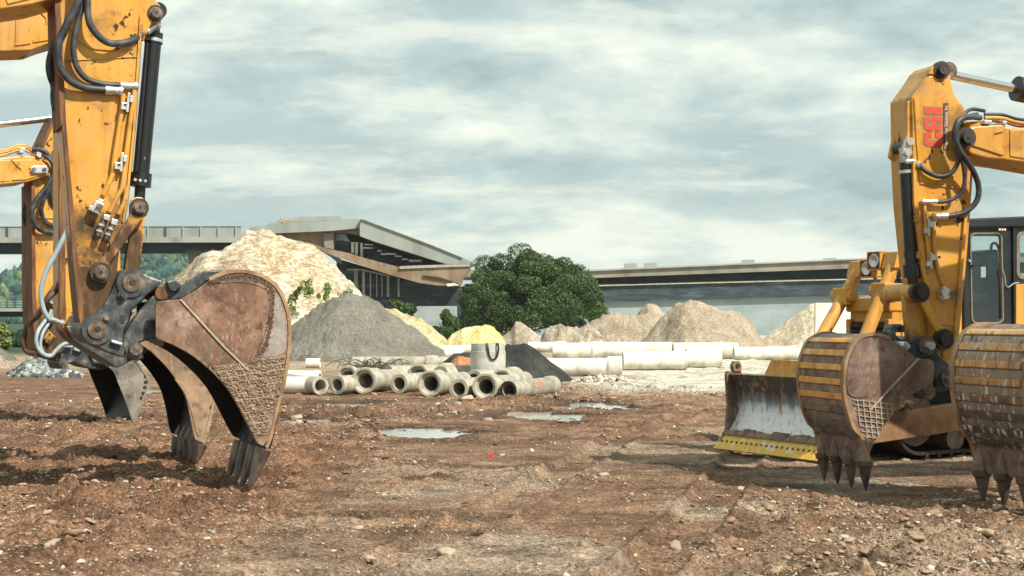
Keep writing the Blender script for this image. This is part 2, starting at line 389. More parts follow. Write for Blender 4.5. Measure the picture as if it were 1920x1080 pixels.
# soil kinds: red-brown clay, grey-tan compacted dirt, dark moist furrows, pale dusty sand
x, y = gv[:, 0], gv[:, 1]
def lerp(a, b, t): return a+(np.array(b)-a)*t[:, None]
tint = np.tile(np.array([.32, .228, .160]), (len(gv), 1))
n1 = fbm(x*.28, y*.3, 3, 5)
tint = lerp(tint, (.245, .152, .098), sstep(-.06, .12, n1))
tint = lerp(tint, (.245, .134, .082), .85*sstep(-1.3, -2.6, x-.02*(y-12))*sstep(26, 20, y))
tint = lerp(tint, (.37, .29, .22), .8*sstep(.04, .16, fbm(x*.6+9, y*.5, 8, 4))*sstep(-2, -.5, x))
tint = lerp(tint, (.28, .165, .104), .8*sstep(19, 23, y)*sstep(33, 30, y))
tint = lerp(tint, (.15, .085, .056), .7*sstep(.05, .14, fbm(x*.25, y*1.1+4, 9, 5))*sstep(12, 15, y)*sstep(34, 30, y))
pale = sstep(30.5, 33, y+1.6*fbm(x*.4, y*.3, 14, 4)*3)*sstep(1.0, 2.6, x-.0*y)
tint = lerp(tint, (.66, .61, .51), pale*.95)
tint = lerp(tint, (.42, .33, .235), sstep(38, 46, y+4*n1)*(1-pale))
tint = lerp(tint, (.045, .085, .045), sstep(58, 72, y)*sstep(-.10, -.16, x/np.maximum(y, 1)))
tint = lerp(tint, (.22, .125, .08), .9*sstep(62, 55, y)*sstep(-7, -8.5, x+.12*(y-20))*sstep(50, 40, y))
wet = pudmask(x, y, 1.1, 2.2); tint = lerp(tint, (.085, .052, .036), wet*.85)
mg, t, b = newmat('site_dirt'); k = NT(t)
at = k.n('ShaderNodeVertexColor', layer_name='tint'); o = k.coord()
var = k.ramp(k.noise(o, 2.2, 9, .66, .4), [(.32, .55), (.5, .98), (.68, 1.45)])
c = k.mix(1.0, at.outputs[0], var, 'MULTIPLY')
fine = k.ramp(k.noise(o, 34, 5, .7), [(.36, .30), (.50, 1.0), (.64, 1.75)])
c = k.mix(.85, c, fine, 'MULTIPLY')
mo = k.ramp(k.noise(k.coord((.7, 1.5, 1)), 1.1, 7, .66, .3), [(.38, .50), (.52, 1.0)]); c = k.mix(.9, c, mo, 'MULTIPLY')
vo = k.n('ShaderNodeTexVoronoi'); vo.inputs['Scale'].default_value = 26; k.put(vo.inputs['Vector'], k.coord())
peb = k.math('MULTIPLY', k.ramp(vo.outputs['Distance'], [(.20, 1.0), (.30, 0.0)]), k.ramp(k.sep(vo.outputs['Color'])[0], [(.72, 0.0), (.76, 1.0)]))
pc = k.ramp(k.sep(vo.outputs['Color'])[1], [(.1, (.12, .085, .06)), (.5, (.40, .32, .24)), (.9, (.56, .50, .42))])
c = k.mix(k.math('MULTIPLY', peb, .8), c, pc)
k.put(b.inputs['Base Color'], c); b.inputs['Roughness'].default_value = .95; b.inputs['Specular IOR Level'].default_value = .15
hgt = k.math('MULTIPLY_ADD', k.noise(o, 9, 9, .7, .3), 1.0, k.math('MULTIPLY', peb, .25))
k.put(b.inputs['Normal'], k.bump(hgt, 1.0, .075))
ground = npmesh('ground', gv, gf, mg, True, col=np.clip(tint, .02, .9)); tag(ground, 'brown churned dirt of the building site with ruts and clods', kind='structure')
# puddles
mw, t, b = newmat('puddle_water'); k = NT(t)
k.put(b.inputs['Base Color'], (.50, .50, .47)); b.inputs['Roughness'].default_value = .05; b.inputs['IOR'].default_value = 1.33
b.inputs['Specular IOR Level'].default_value = .9
k.put(b.inputs['Normal'], k.bump(k.noise(k.coord((1, .3, 1)), 14, 3, .5), .25, .01))
for X, Y, a, bb in PUDW:
    mb = MB(); n = 48
    mb.add([(X+a*2*math.cos(2*math.pi*q/n), Y+bb*2*math.sin(2*math.pi*q/n), -.034) for q in range(n)], [list(range(n))])
    tag(mb.build('puddle', mw), 'shallow puddle of rainwater lying in the dirt', kind='structure')
# loose stones
ICO = None
def ico(sub):
    bm = bmesh.new(); bmesh.ops.create_icosphere(bm, subdivisions=sub, radius=1)
    v = np.array([q.co[:] for q in bm.verts]); f = np.array([[q.index for q in p.verts] for p in bm.faces]); bm.free(); return v, f
def rocks(name, pos, size, mat, rng, flat=.6, sub=1, cols=None, parent=None, jag=.35):
    v0, f0 = ico(sub); n = len(pos); m = len(v0)
    jit = 1+rng.uniform(-jag, jag, (n, m, 1))
    s = np.stack([size*rng.uniform(.7, 1.4, n), size*rng.uniform(.7, 1.3, n), size*flat*rng.uniform(.7, 1.3, n)], -1)
    a = rng.uniform(0, 6.28, n); V = v0[None]*jit*s[:, None]
    ti = rng.uniform(-.4, .4, n); yy = V[..., 1]*np.cos(ti)[:, None]-V[..., 2]*np.sin(ti)[:, None]; zz_ = V[..., 1]*np.sin(ti)[:, None]+V[..., 2]*np.cos(ti)[:, None]
    xx = V[..., 0]*np.cos(a)[:, None]-yy*np.sin(a)[:, None]; y2 = V[..., 0]*np.sin(a)[:, None]+yy*np.cos(a)[:, None]
    V = np.stack([xx, y2, zz_], -1)+pos[:, None]
    F = f0[None]+(np.arange(n)*m)[:, None, None]
    c = None if cols is None else np.repeat(cols, m, 0)
    return npmesh(name, V.reshape(-1, 3), F.reshape(-1, 3), mat, False, parent, c)
def tintmat(name, rough=.9, var=(.7, 1.25), sc=12, bump=.4, trans=0):
    m, t, b = newmat(name); k = NT(t); at = k.n('ShaderNodeVertexColor', layer_name='tint')
    v = k.ramp(k.noise(k.coord(), sc, 6, .65), [(.3, var[0]), (.7, var[1])])
    k.put(b.inputs['Base Color'], k.mix(1.0, at.outputs[0], v, 'MULTIPLY')); b.inputs['Roughness'].default_value = rough
    if bump: k.put(b.inputs['Normal'], k.bump(k.noise(k.coord(), sc*3, 6, .65), bump, .01))
    b.inputs['Specular IOR Level'].default_value = .2
    return m
M['stone'] = tintmat('loose_stone')
rng = np.random.default_rng(4)
def scatter(n, y0, y1, umax=.42, pw=1.5):
    q = rng.uniform(0, 1, n); y = y0*(y1/y0)**q
    x = rng.uniform(-umax, umax, n)*y
    keep = rng.uniform(0, 1, n) < (.10+.9*rough(x, y)**1.5)*(1-pudmask(x, y))*(.25+.75*sstep(-.05, .12, fbm(x*.9, y*.9, 91, 3)))
    return x[keep], y[keep]
x, y = scatter(150000, 7.6, 34); n = len(x)
size = np.exp(rng.normal(math.log(.0068), .50, n)).clip(.003, .032)*(.55+y/26)
pal = np.array([(.42, .34, .25), (.50, .44, .36), (.30, .22, .155), (.20, .125, .08), (.33, .24, .16), (.24, .22, .20), (.60, .55, .48)])
cols = pal[rng.choice(len(pal), n, p=[.20, .10, .22, .22, .16, .06, .04])]*rng.uniform(.75, 1.2, (n, 1))
tag(rocks('pebbles', np.stack([x, y, gh(x, y)+size*.25], -1), size, M['stone'], rng, .6, 1, cols, jag=.5), 'small pale stones and crumbs of earth strewn over the dirt', kind='stuff')
x, y = scatter(6500, 7.6, 32); n = len(x)
size = np.exp(rng.normal(math.log(.022), .50, n)).clip(.010, .085)*(.55+y/26)
cols = np.array([(.30, .20, .135), (.22, .13, .08), (.36, .26, .18), (.27, .17, .11), (.42, .34, .26)])[rng.choice(5, n)]*rng.uniform(.8, 1.15, (n, 1))
tag(rocks('clods', np.stack([x, y, gh(x, y)+size*.12], -1), size, M['stone'], rng, .40, 2, cols, jag=.32), 'lumps of broken brown earth lying on the dirt', kind='stuff')
# ------------------------------------------------------------------ mounds
def mound(name, pts, Y0, k, amp, mat, label, cat='mound', step=None, seed=1, ridge=1.0, kb=None, curve=0.0, group=None, cut=-.15, nscale=1.0):
    P = [gp(a, b, Y0) for a, b in pts]; X = [p.x for p in P]; Z = [p.z for p in P]; H = max(Z); kb = kb or k
    step = step or Y0/FPX*2.2
    xs = np.arange(X[0]-H*.5, X[-1]+H*.5, step); D = H/k*1.35+step*4; Db = H/kb*1.35+step*4
    ys = np.arange(Y0-D, Y0+Db, step*1.15)
    A, B = np.meshgrid(xs, ys)
    zs = np.interp(A+fbm(A*1.3, B*1.3, seed+50, 3)*amp*2, X, Z, left=-1, right=-1)
    d = np.abs(B-Y0-curve*(A-X[0])); kk = np.where(B < Y0, k, kb)
    z = zs-kk*np.sqrt(d*d+.035*H*H)+kk*math.sqrt(.035)*H
    f = nscale/max(H, .5)
    nz = fbm(A*f*2.2, B*f*2.2, seed, 6, .58)
    rd = (.25-np.abs(fbm(A*f*1.2+3, B*f*1.2, seed+9, 5, .55)))*ridge
    gul = fbm(A*2.6*f*2+.6*fbm(A*f*3, B*f*3, seed+3, 3), B*f*.9, seed+21, 4, .6)*.9
    z = z+amp*(nz*2.2+rd+gul)*np.clip(zs/H+.25, .2, 1)
    V = np.stack([A, B, z], -1).reshape(-1, 3); r_, c_ = A.shape
    i = np.arange(r_-1)[:, None]*c_+np.arange(c_-1)[None]
    F = np.stack([i, i+1, i+c_+1, i+c_], -1).reshape(-1, 4)
    keep = (V[F, 2].max(1) > cut); F = F[keep]
    us, inv = np.unique(F, return_inverse=True)
    o = npmesh(name, V[us], inv.reshape(F.shape), mat, True); tag(o, label, cat, group); return o
def earth(name, ramp, sc, bsc, bump, bdist, spots=None, rough=.95, grass=None, strata=None):
    m, t, b = newmat(name); k = NT(t); o = k.coord()
    c = k.ramp(k.noise(o, sc, 8, .64, .3), ramp)
    f = k.ramp(k.noise(o, bsc*1.5, 5, .7), [(.34, .55), (.66, 1.4)]); c = k.mix(.8, c, f, 'MULTIPLY')
    if spots: c = k.mix(k.ramp(k.noise(o, spots[1], 5, .6), [(spots[2], 0.0), (spots[2]+.05, spots[3] if len(spots) > 3 else .8)]), c, spots[0])
    if strata:
        sx = k.ramp(k.math('MULTIPLY_ADD', k.noise(o, .5, 5, .6), 5.0, k.sep(o)[0]), [(0.0, 1.0), (1.0, 0.0)])
        lf = k.n('ShaderNodeMapRange'); lf.inputs['From Min'].default_value = strata[0]; lf.inputs['From Max'].default_value = strata[1]; lf.inputs['To Min'].default_value = .85; lf.inputs['To Max'].default_value = 0.0
        k.put(lf.inputs['Value'], k.math('MULTIPLY_ADD', k.noise(o, .45, 6, .65), 6.0, k.sep(o)[0])); c = k.mix(lf.outputs[0], c, (.30, .265, .215))
        cr = k.ramp(k.noise(k.coord((.5, .5, 1.6), (0, R(24), 0)), 1.1, 9, .72, .8), [(.47, 0.0), (.495, .75), (.51, .75), (.535, 0.0)]); c = k.mix(cr, c, (.20, .115, .06))
    if grass: c = k.mix(k.ramp(k.noise(o, grass[1], 7, .7), [(grass[2], 0.0), (grass[2]+.08, .85)]), c, grass[0])
    k.put(b.inputs['Base Color'], c); b.inputs['Roughness'].default_value = rough; b.inputs['Specular IOR Level'].default_value = .15
    k.put(b.inputs['Normal'], k.bump(k.noise(o, bsc, 9, .7), bump, bdist)); return m
M['rock_pale'] = earth('pale_rock', [(.30, (.36, .25, .15)), (.42, (.58, .46, .31)), (.54, (.68, .58, .44)), (.68, (.78, .73, .62))], .42, 2.6, .8, .4, None, .95, ((.36, .33, .075), .9, .62), (-17.5, -13.5))
M['gravel_grey'] = earth('grey_gravel', [(.32, (.185, .175, .15)), (.5, (.255, .243, .208)), (.68, (.32, .30, .255))], .9, 7, 1.0, .22, ((.36, .34, .29), 16, .64), .95, ((.30, .29, .08), 2.6, .70))
M['bank_yellow'] = earth('grassy_bank', [(.32, (.36, .28, .17)), (.5, (.52, .43, .28)), (.68, (.62, .54, .38))], 1.2, 6, .8, .2, None, .95, ((.33, .34, .07), 1.7, .53))
M['sand_tan'] = earth('tan_sand', [(.32, (.27, .215, .155)), (.5, (.36, .295, .22)), (.68, (.45, .385, .30))], .5, 4.5, .8, .2, ((.22, .165, .12), 7, .62, .6))
M['sand_pale'] = earth('pale_sand', [(.32, (.44, .36, .26)), (.5, (.54, .46, .34)), (.68, (.62, .55, .43))], .5, 3, .5, .2)
M['gravel_black'] = earth('black_gravel', [(.32, (.022, .025, .024)), (.5, (.040, .043, .040)), (.68, (.070, .070, .064))], 2, 14, .9, .06, ((.12, .12, .10), 30, .62))
M['orange_sand'] = earth('orange_sand', [(.32, (.30, .12, .05)), (.5, (.40, .18, .085)), (.68, (.48, .25, .13))], 3, 14, .8, .05)
M['yellow_rock'] = earth('yellow_rock', [(.32, (.48, .38, .15)), (.5, (.62, .53, .25)), (.68, (.70, .64, .40))], 1.1, 4, .7, .15)
M['boulder'] = earth('grey_tan_boulder', [(.32, (.22, .18, .13)), (.5, (.36, .31, .24)), (.68, (.50, .45, .37))], 1.3, 6, .9, .15)
mound('rock_mound', [(215, 632), (300, 548), (345, 508), (400, 470), (445, 447), (470, 439), (505, 443), (548, 459), (590, 472), (626, 496), (655, 528), (690, 572), (735, 612), (790, 662)], 84, .8, .55, M['rock_pale'], 'tall pale cream rock mound rising behind the nearest excavator bucket', seed=3, ridge=1.2, nscale=1.0)
mound('gravel_mound', [(430, 690), (500, 640), (560, 596), (600, 572), (640, 552), (690, 552), (722, 575), (760, 606), (800, 640), (838, 672)], 58, .62, .34, M['gravel_grey'], 'broad grey gravel mound sloping down to the pipes, in front of the pale rock mound', seed=7, ridge=.5, curve=.18, nscale=.8)
mound('earth_bank', [(690, 600), (705, 578), (730, 580), (765, 592), (790, 604), (812, 618), (836, 637), (850, 655)], 72, .9, .28, M['bank_yellow'], 'yellowish weedy earth bank at the right foot of the grey gravel mound', cat='bank', seed=9)
mound('yellow_boulder', [(826, 648), (845, 628), (862, 615), (880, 611), (905, 612), (928, 618), (943, 632), (950, 652)], 78, 1.4, .24, M['yellow_rock'], 'big yellow boulder lying in front of the round tree', cat='boulder', seed=12)
mound('tan_boulder', [(940, 632), (957, 622), (966, 604), (976, 604), (992, 613), (1008, 628), (1016, 645)], 80, 1.5, .10, M['boulder'], 'grey tan boulder with a pointed top under the round tree', cat='boulder', seed=15)
mound('rubble_heap', [(1006, 650), (1024, 622), (1048, 610), (1072, 618), (1100, 612), (1130, 626), (1150, 650)], 84, 1.1, .30, M['boulder'], 'low heap of grey rubble at the right foot of the round tree', cat='heap', seed=17, ridge=1.6)
SG = 'sand hills below the viaduct'
mound('sand_hill', [(1050, 650), (1090, 616), (1125, 594), (1160, 588), (1200, 590), (1260, 596), (1300, 620), (1330, 650)], 98, .6, .25, M['sand_tan'], 'low tan sand hill directly right of the round tree', group=SG, seed=21)
mound('sand_hill', [(1160, 650), (1195, 590), (1213, 570), (1232, 572), (1250, 590), (1290, 640)], 108, .7, .20, M['sand_tan'], 'small pointed sand hill, partly behind the highest sand hill', group=SG, seed=22)
mound('sand_hill', [(1170, 668), (1215, 630), (1245, 597), (1272, 570), (1292, 564), (1330, 572), (1362, 581), (1385, 587), (1402, 601), (1420, 624), (1436, 645), (1460, 668)], 88, .62, .24, M['sand_tan'], 'highest tan sand hill with a rounded crest, right of the round tree', group=SG, seed=23)
mound('sand_hill', [(1400, 660), (1434, 634), (1460, 616), (1490, 592), (1515, 573), (1528, 569), (1545, 590), (1580, 640)], 92, .7, .16, M['sand_pale'], 'pale sand hill leaning against the concrete slab wall behind the dozer blade', group=SG, seed=24)
mound('sand_bank', [(1240, 672), (1300, 652), (1340, 641), (1372, 645), (1400, 655), (1460, 652), (1540, 640), (1620, 645), (1700, 672)], 66, .7, .10, M['sand_pale'], 'low pale bank of sand behind the bulldozer blade', cat='bank', seed=26)
mound('black_gravel_mound', [(918, 690), (935, 655), (950, 646), (984, 645), (1004, 656), (1024, 672), (1046, 688), (1066, 706), (1086, 720)], 37.5, .75, .05, M['gravel_black'], 'black gravel mound right behind the upright concrete ring', seed=28, ridge=.4)
mound('black_gravel_mound', [(800, 705), (826, 683), (848, 664), (872, 659), (900, 664), (930, 700)], 41, .75, .05, M['gravel_black'], 'smaller dark gravel mound behind the orange sand heap', seed=29, ridge=.4)
mound('orange_sand_heap', [(826, 712), (841, 688), (852, 674), (862, 666), (872, 670), (886, 674), (905, 712)], 36, 1.0, .05, M['orange_sand'], 'small orange sand heap beside the upright concrete ring', cat='heap', seed=31)
mound('concrete_slope', [(-160, 640), (-60, 640), (0, 652), (22, 666), (44, 682), (52, 688)], 56, .9, .05, M['gravel_grey'], 'smooth grey spoil slope at the far left edge', cat='bank', seed=33, ridge=.2)
mound('dirt_bank', [(-120, 664), (-20, 662), (6, 668), (14, 682), (30, 692), (120, 690), (200, 696)], 48, 1.0, .08, M['orange_sand' if 0 else 'sand_tan'], 'low brown dirt bank at the far left behind the stone heap', cat='bank', seed=34)
# heap of broken stone, far left
def heap(name, pts, Y0, n, size, pal, label, seed):
    g = np.random.default_rng(seed); P = [gp(a, b, Y0) for a, b in pts]; X = np.array([p.x for p in P]); Z = np.array([p.z for p in P]); H = Z.max()
    x = g.uniform(X[0], X[-1], n*3); y = Y0+g.normal(0, H*.7, n*3); z = np.interp(x, X, Z)-.75*np.abs(y-Y0); ok = z > -.02
    x, y, z = x[ok][:n], y[ok][:n], z[ok][:n]
    c = np.array(pal)[g.choice(len(pal), len(x))]*g.uniform(.7, 1.25, (len(x), 1))
    return tag(rocks(name, np.stack([x, y, z], -1), size*g.uniform(.6, 1.5, len(x)), M['stone'], g, .7, 1, c, jag=.28), label, 'stone heap')
heap('stone_heap', [(20, 704), (36, 692), (52, 680), (64, 674), (82, 676), (100, 684), (122, 694), (150, 706)], 40, 950, .10, [(.16, .18, .19), (.26, .28, .28), (.36, .38, .37), (.09, .10, .11)], 'heap of broken grey stones at the left behind the excavators', 5)
heap('stone_heap', [(1072, 716), (1100, 707), (1130, 704), (1160, 707), (1190, 714)], 37, 150, .05, [(.50, .45, .38), (.36, .28, .21), (.60, .56, .48)], 'flat scatter of pale rubble in front of the long white pipes', 6)
heap('stone_heap', [(520, 741), (545, 737), (585, 736), (615, 741)], 31, 160, .03, [(.22, .20, .17), (.34, .31, .27), (.12, .11, .10)], 'thin line of gravel in front of the leftmost pipes', 7)
# ------------------------------------------------------------------ foliage
def leafmat(name):
    m, t, b = newmat(name); k = NT(t); at = k.n('ShaderNodeVertexColor', layer_name='tint')
    k.put(b.inputs['Base Color'], at.outputs[0]); b.inputs['Roughness'].default_value = .55; b.inputs['Specular IOR Level'].default_value = .25
    return m
M['leaf'] = leafmat('leaves')
M['bark'] = simple('bark', [(.04, .03, .02), (.08, .06, .045)], 4, (3, 3, .6), .9)
def leaves(name, cen, rad, per, size, pal, parent, seed, squash=.8):
    g = np.random.default_rng(seed); nb = len(cen); n = nb*per
    d = g.normal(0, 1, (n, 3)); d /= np.linalg.norm(d, axis=1)[:, None]
    r = g.uniform(.55, 1.08, n)**.6
    bi = np.repeat(np.arange(nb), per)
    p = np.asarray(cen)[bi]+d*(r*np.asarray(rad)[bi])[:, None]*np.array([1, 1, squash])
    a = g.normal(0, 1, (n, 3))+d*.6; a /= np.linalg.norm(a, axis=1)[:, None]
    b_ = np.cross(a, g.normal(0, 1, (n, 3))); b_ /= np.linalg.norm(b_, axis=1)[:, None]; c_ = np.cross(a, b_)
    s = size*g.uniform(.6, 1.4, (n, 1))
    V = np.stack([p-b_*s, p+c_*s*.55, p+b_*s, p-c_*s*.55], 1).reshape(-1, 3)
    blob = g.uniform(.75, 1.3, nb)[bi]
    col = np.asarray(pal)[g.choice(len(pal), n)]*(blob*g.uniform(.7, 1.3, n))[:, None]
    return npmesh(name, V, np.arange(n*4).reshape(-1, 4), M['leaf'], False, parent, np.repeat(col, 4, 0))
GREEN = [(.034, .070, .022), (.048, .095, .028), (.072, .125, .034), (.024, .052, .019), (.10, .15, .040)]
def tree(name, px0, px1, ptop, Y, base, label, seed, cat='tree', dome=None, nb=95, per=420, ls=.17, pal=GREEN, br=.105, trunk=True, group=None):
    g = np.random.default_rng(seed)
    A, B = gp(px0, base, Y), gp(px1, base, Y); cx = (A.x+B.x)/2; wd = (B.x-A.x)/2; top = gp(960, ptop, Y).z
    root = empty(name, (cx, Y, 0)); tag(root, label, cat, group)
    cen, rad = [], []
    dome = dome or (lambda s: math.sqrt(max(0, 1-abs(s)**2.2)))
    low = .03*top
    while len(cen) < nb:
        s = g.uniform(-1, 1); t_ = g.uniform(-1, 1); q = math.hypot(s, t_)
        if q > .95: continue
        hmax = top*dome(q if s > 0 else -q)*g.uniform(.85, 1.06)
        rr = wd*br*g.uniform(.7, 1.5)
        z = low+rr*.5+(hmax-low-rr*1.3)*g.uniform(0, 1)**.45
        if z < rr*.4: continue
        sc = 1-rr/wd*.8
        cen.append((s*wd*sc, t_*wd*.8*sc, z)); rad.append(rr)
    leaves('crown', cen, rad, per, ls, pal, root, seed)
    if trunk:
        mb = MB(); mb.cyl((0, 0, -.2), (.1, 0, top*.45), wd*.05, wd*.03, 10)
        for q in range(7):
            a = q*.9; h0 = top*(.15+.04*q)
            mb.tube([(0, 0, h0), (math.cos(a)*wd*.25, math.sin(a)*wd*.2, h0+top*.14), (math.cos(a)*wd*.55, math.sin(a)*wd*.42, h0+top*.30)], wd*.015, 6, 3)
        mb.build('trunk', M['bark'], root)
    return root
def tdome(s):
    a = abs(s); v = math.sqrt(max(0, 1-a**3.0))
    return v*(1.0 if s < 0 else .97)
tree('broadleaf_tree', 836, 1152, 462, 112, 625, 'big round dark green tree standing in front of the viaduct', 2, dome=tdome, nb=200, per=1100, ls=.075, br=.11)
tree('shrub', 700, 792, 545, 96, 592, 'dark green shrub in front of the blue grey wall, left of the round tree', 5, 'shrub', nb=34, per=500, ls=.08, br=.2, trunk=True)
tree('shrub', 806, 872, 580, 100, 625, 'dark green shrub joined to the left foot of the round tree', 6, 'shrub', nb=30, per=500, ls=.08, br=.22)
LIGHT = [(.13, .17, .045), (.18, .22, .06), (.10, .14, .04), (.24, .26, .08)]
tree('broadleaf_tree', -80, 26, 594, 76, 655, 'sunlit yellow green tree at the far left edge', 8, nb=60, per=420, ls=.085, br=.18, pal=LIGHT)
DK = [(.03, .075, .05), (.045, .10, .055), (.025, .055, .045), (.09, .13, .05)]
tree('broadleaf_tree', 12, 70, 618, 84, 655, 'dark green tree beyond the spoil slope, between the yellow green tree and the excavator stick', 9, nb=40, per=420, ls=.09, br=.24, pal=DK)
tree('broadleaf_tree', 44, 128, 606, 100, 650, 'bluish dark tree behind the farthest left excavator stick', 10, nb=50, per=420, ls=.10, br=.2, pal=DK)
# weeds on the rock mound
def weeds(pxs, Y, label, seed, pal=LIGHT):
    g = np.random.default_rng(seed); cen = []; rad = []
    for a, b in pxs:
        p = gp(a, b, Y)
        for q in range(3): cen.append((p.x+g.normal(0, .16), p.y+g.normal(0, .16), p.z+g.uniform(-.1, .25))); rad.append(g.uniform(.10, .28))
    o = leaves('weeds', cen, rad, 70, .07, pal, None, seed, 1.3); tag(o, label, 'weeds', kind='stuff')
weeds([(560, 545), (575, 538), (588, 548), (550, 558), (610, 545), (640, 560), (655, 552), (545, 575), (525, 560), (600, 556)], 77.5, 'green weeds sprouting on the pale rock mound', 11, [(.15, .22, .05), (.20, .27, .06), (.10, .16, .04)])
# ------------------------------------------------------------------ far hills and forest
def hill():
    xs = np.linspace(-720, 900, 130); ys = np.linspace(520, 1500, 60); A, B = np.meshgrid(xs, ys)
    px = 960+FPX*A/950.0
    H = np.interp(px, [-900, -100, 20, 70, 150, 260, 330, 420, 600, 800, 1100, 3500], [30, 21, 17, 14, 22, 48, 47, 38, 20, 7, 2, 0])
    z = H*sstep(560, 900, B)*(1+.3*fbm(A*.008, B*.008, 4, 4))-.6
    V = np.stack([A, B, z], -1).reshape(-1, 3); c_ = A.shape[1]
    i = np.arange(A.shape[0]-1)[:, None]*c_+np.arange(c_-1)[None]
    F = np.stack([i, i+1, i+c_+1, i+c_], -1).reshape(-1, 4)
    o = npmesh('hill', V, F, simple('hill_ground', [(.04, .085, .05), (.06, .12, .06), (.12, .15, .06)], .01, rough=1, bump=0), True)
    tag(o, 'forested hill far behind the bridges', kind='structure')
    g = np.random.default_rng(7); n = 13000
    x = g.uniform(-700, 60, n); y = g.uniform(560, 1000, n); px = 960+FPX*x/950.0
    H = np.interp(px, [-900, -100, 20, 70, 150, 260, 330, 420, 600, 800, 1100, 3500], [30, 21, 17, 14, 22, 48, 47, 38, 20, 7, 2, 0])
    zz_ = H*sstep(560, 900, y)*(1+.3*fbm(x*.008, y*.008, 4, 4))
    pal = np.array([(.022, .070, .060), (.035, .095, .070), (.050, .11, .07), (.10, .14, .07), (.015, .050, .052)])  # leaf tones shifted to teal, haze of distance put into the colour
    cols = pal[g.choice(5, n)]*g.uniform(.7, 1.3, (n, 1))
    s = g.uniform(1.0, 2.4, n)
    tag(rocks('forest', np.stack([x, y, zz_+s*.8], -1), s, tintmat('haze_tinted_leaf', .9, (.45, 1.5), .9, 0), g, 1.5, 1, cols, jag=.4), 'far forest covering the hill at the left', kind='stuff')
hill()
# ------------------------------------------------------------------ bridges and walls
def wprism(mb, poly, Y, depth):
    a = [gp(x, y, Y) for x, y in poly]; mb.prism(a, [p+Vector((0, depth, 0)) for p in a])
def slab(mb, x0, x1, t0, b0, t1, b1, Y, depth): wprism(mb, [(x0, t0), (x1, t1), (x1, b1), (x0, b0)], Y, depth)
def toground(poly_top, Y):               # polygon from a top line down into the ground
    yb = HOR+EYE*FPX/Y+2
    return poly_top+[(poly_top[-1][0], yb), (poly_top[0][0], yb)]
# road bridge on the left
r = empty('road_bridge', gp(200, 630, 165)); r.location.z = 0; tag(r, 'high concrete road bridge with a pale parapet screen crossing behind the left excavators', 'bridge')
inv = Matrix.Translation(-r.location)
def part(mb, name, mat, root, bevel=0):
    o = mb.build(name, mat, root, bevel); o.matrix_parent_inverse = Matrix.Identity(4)
    o.data.transform(Matrix.Translation(-root.location)); return o
mb = MB(); slab(mb, -700, 512, 446, 456, 444, 454.5, 165, 14); part(mb, 'deck', M['deck'], r)
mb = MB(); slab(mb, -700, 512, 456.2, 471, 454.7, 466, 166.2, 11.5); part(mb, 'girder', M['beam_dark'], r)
mb = MB(); slab(mb, -700, 452, 426.5, 446.2, 424.5, 444.3, 165.3, .12); part(mb, 'parapet_screen', M['ramp'], r)
mb = MB(); slab(mb, -700, 512, 424.8, 426.3, 423, 424.4, 165.2, .3); part(mb, 'handrail', M['silver'], r)
for q in range(-20, 16):
    mb = MB(); X = q*33+12; slab(mb, X, X+2.2, 425, 446, 425, 446, 165.1, .15); part(mb, 'parapet_post', M['silver'] if q % 9 else M['dark_steel'], r)
for X in (-420, 352):
    mb = MB(); wprism(mb, toground([(X-6, 459), (X+74, 457), (X+48, 476), (X+44, 500)][::-1], 168)[::1] if 0 else [(X-6, 466), (X+74, 464), (X+46, 482), (X+44, 626), (X+4, 626), (X+2, 486)], 168, 6); part(mb, 'pier', M['deck_far'], r)
# low bridge far left
r = empty('road_bridge', (-45, 125, 0)); tag(r, 'low flat road bridge with a dark railing at the far left, below the high bridge', 'bridge')
mb = MB(); slab(mb, -600, 205, 578, 584, 578, 584, 125, 9); part(mb, 'deck', M['deck'], r)
mb = MB(); slab(mb, -600, 205, 584.2, 594, 584.2, 594, 125.7, 7.5); part(mb, 'girder', M['beam_and_shade'], r)
mb = MB()
for t_ in (564.5, 569, 573.5): slab(mb, -600, 205, t_, t_+1.1, t_, t_+1.1, 125.2, .06)
part(mb, 'handrail', M['silver'], r)
for q in range(-36, 13):
    mb = MB(); X = q*15.7+11.5; slab(mb, X, X+1.7, 564.3, 578, 564.3, 578, 125.1, .1); part(mb, 'parapet_post', M['dark_steel'], r)
for X in (-350, 120):
    mb = MB(); wprism(mb, [(X, 594), (X+22, 594), (X+22, 636), (X, 636)], 127, 4); part(mb, 'pier', M['deck_far'], r)
# ramp with abutment in the middle
Z4 = lambda pts: [(480+a/4.571, 390+b/4.571) for a, b in pts]
r = empty('ramp', gp(690, 630, 140)); r.location.z = 0; tag(r, 'grey concrete ramp peaking behind the rock mound and sloping down to the round tree', 'ramp')
mb = MB(); wprism(mb, Z4([(-60, 170), (60, 150), (130, 130), (500, 115), (840, 92), (898, 95), (886, 170), (800, 180), (650, 195), (100, 220), (-60, 222)]), 140, 9); part(mb, 'barrier', M['ramp'], r)
mb = MB(); wprism(mb, Z4([(901, 95), (1100, 170), (1500, 320), (1770, 430), (1850, 460), (1830, 480), (1640, 482), (1500, 440), (1000, 282), (890, 240), (888, 170)]), 139.6, 9); part(mb, 'barrier', M['ramp'], r)
mb = MB(); wprism(mb, Z4([(898, 88), (1100, 162), (1500, 312), (1772, 423), (1770, 429), (1500, 319), (1100, 169), (900, 94)]), 139.4, 9.6); part(mb, 'coping', M['concrete'], r)
mb = MB(); wprism(mb, Z4([(330, 122), (345, 80), (380, 76), (700, 66), (735, 78), (735, 96), (500, 113)]), 143, .3); part(mb, 'guard_panel', M['ramp'], r)
mb = MB()
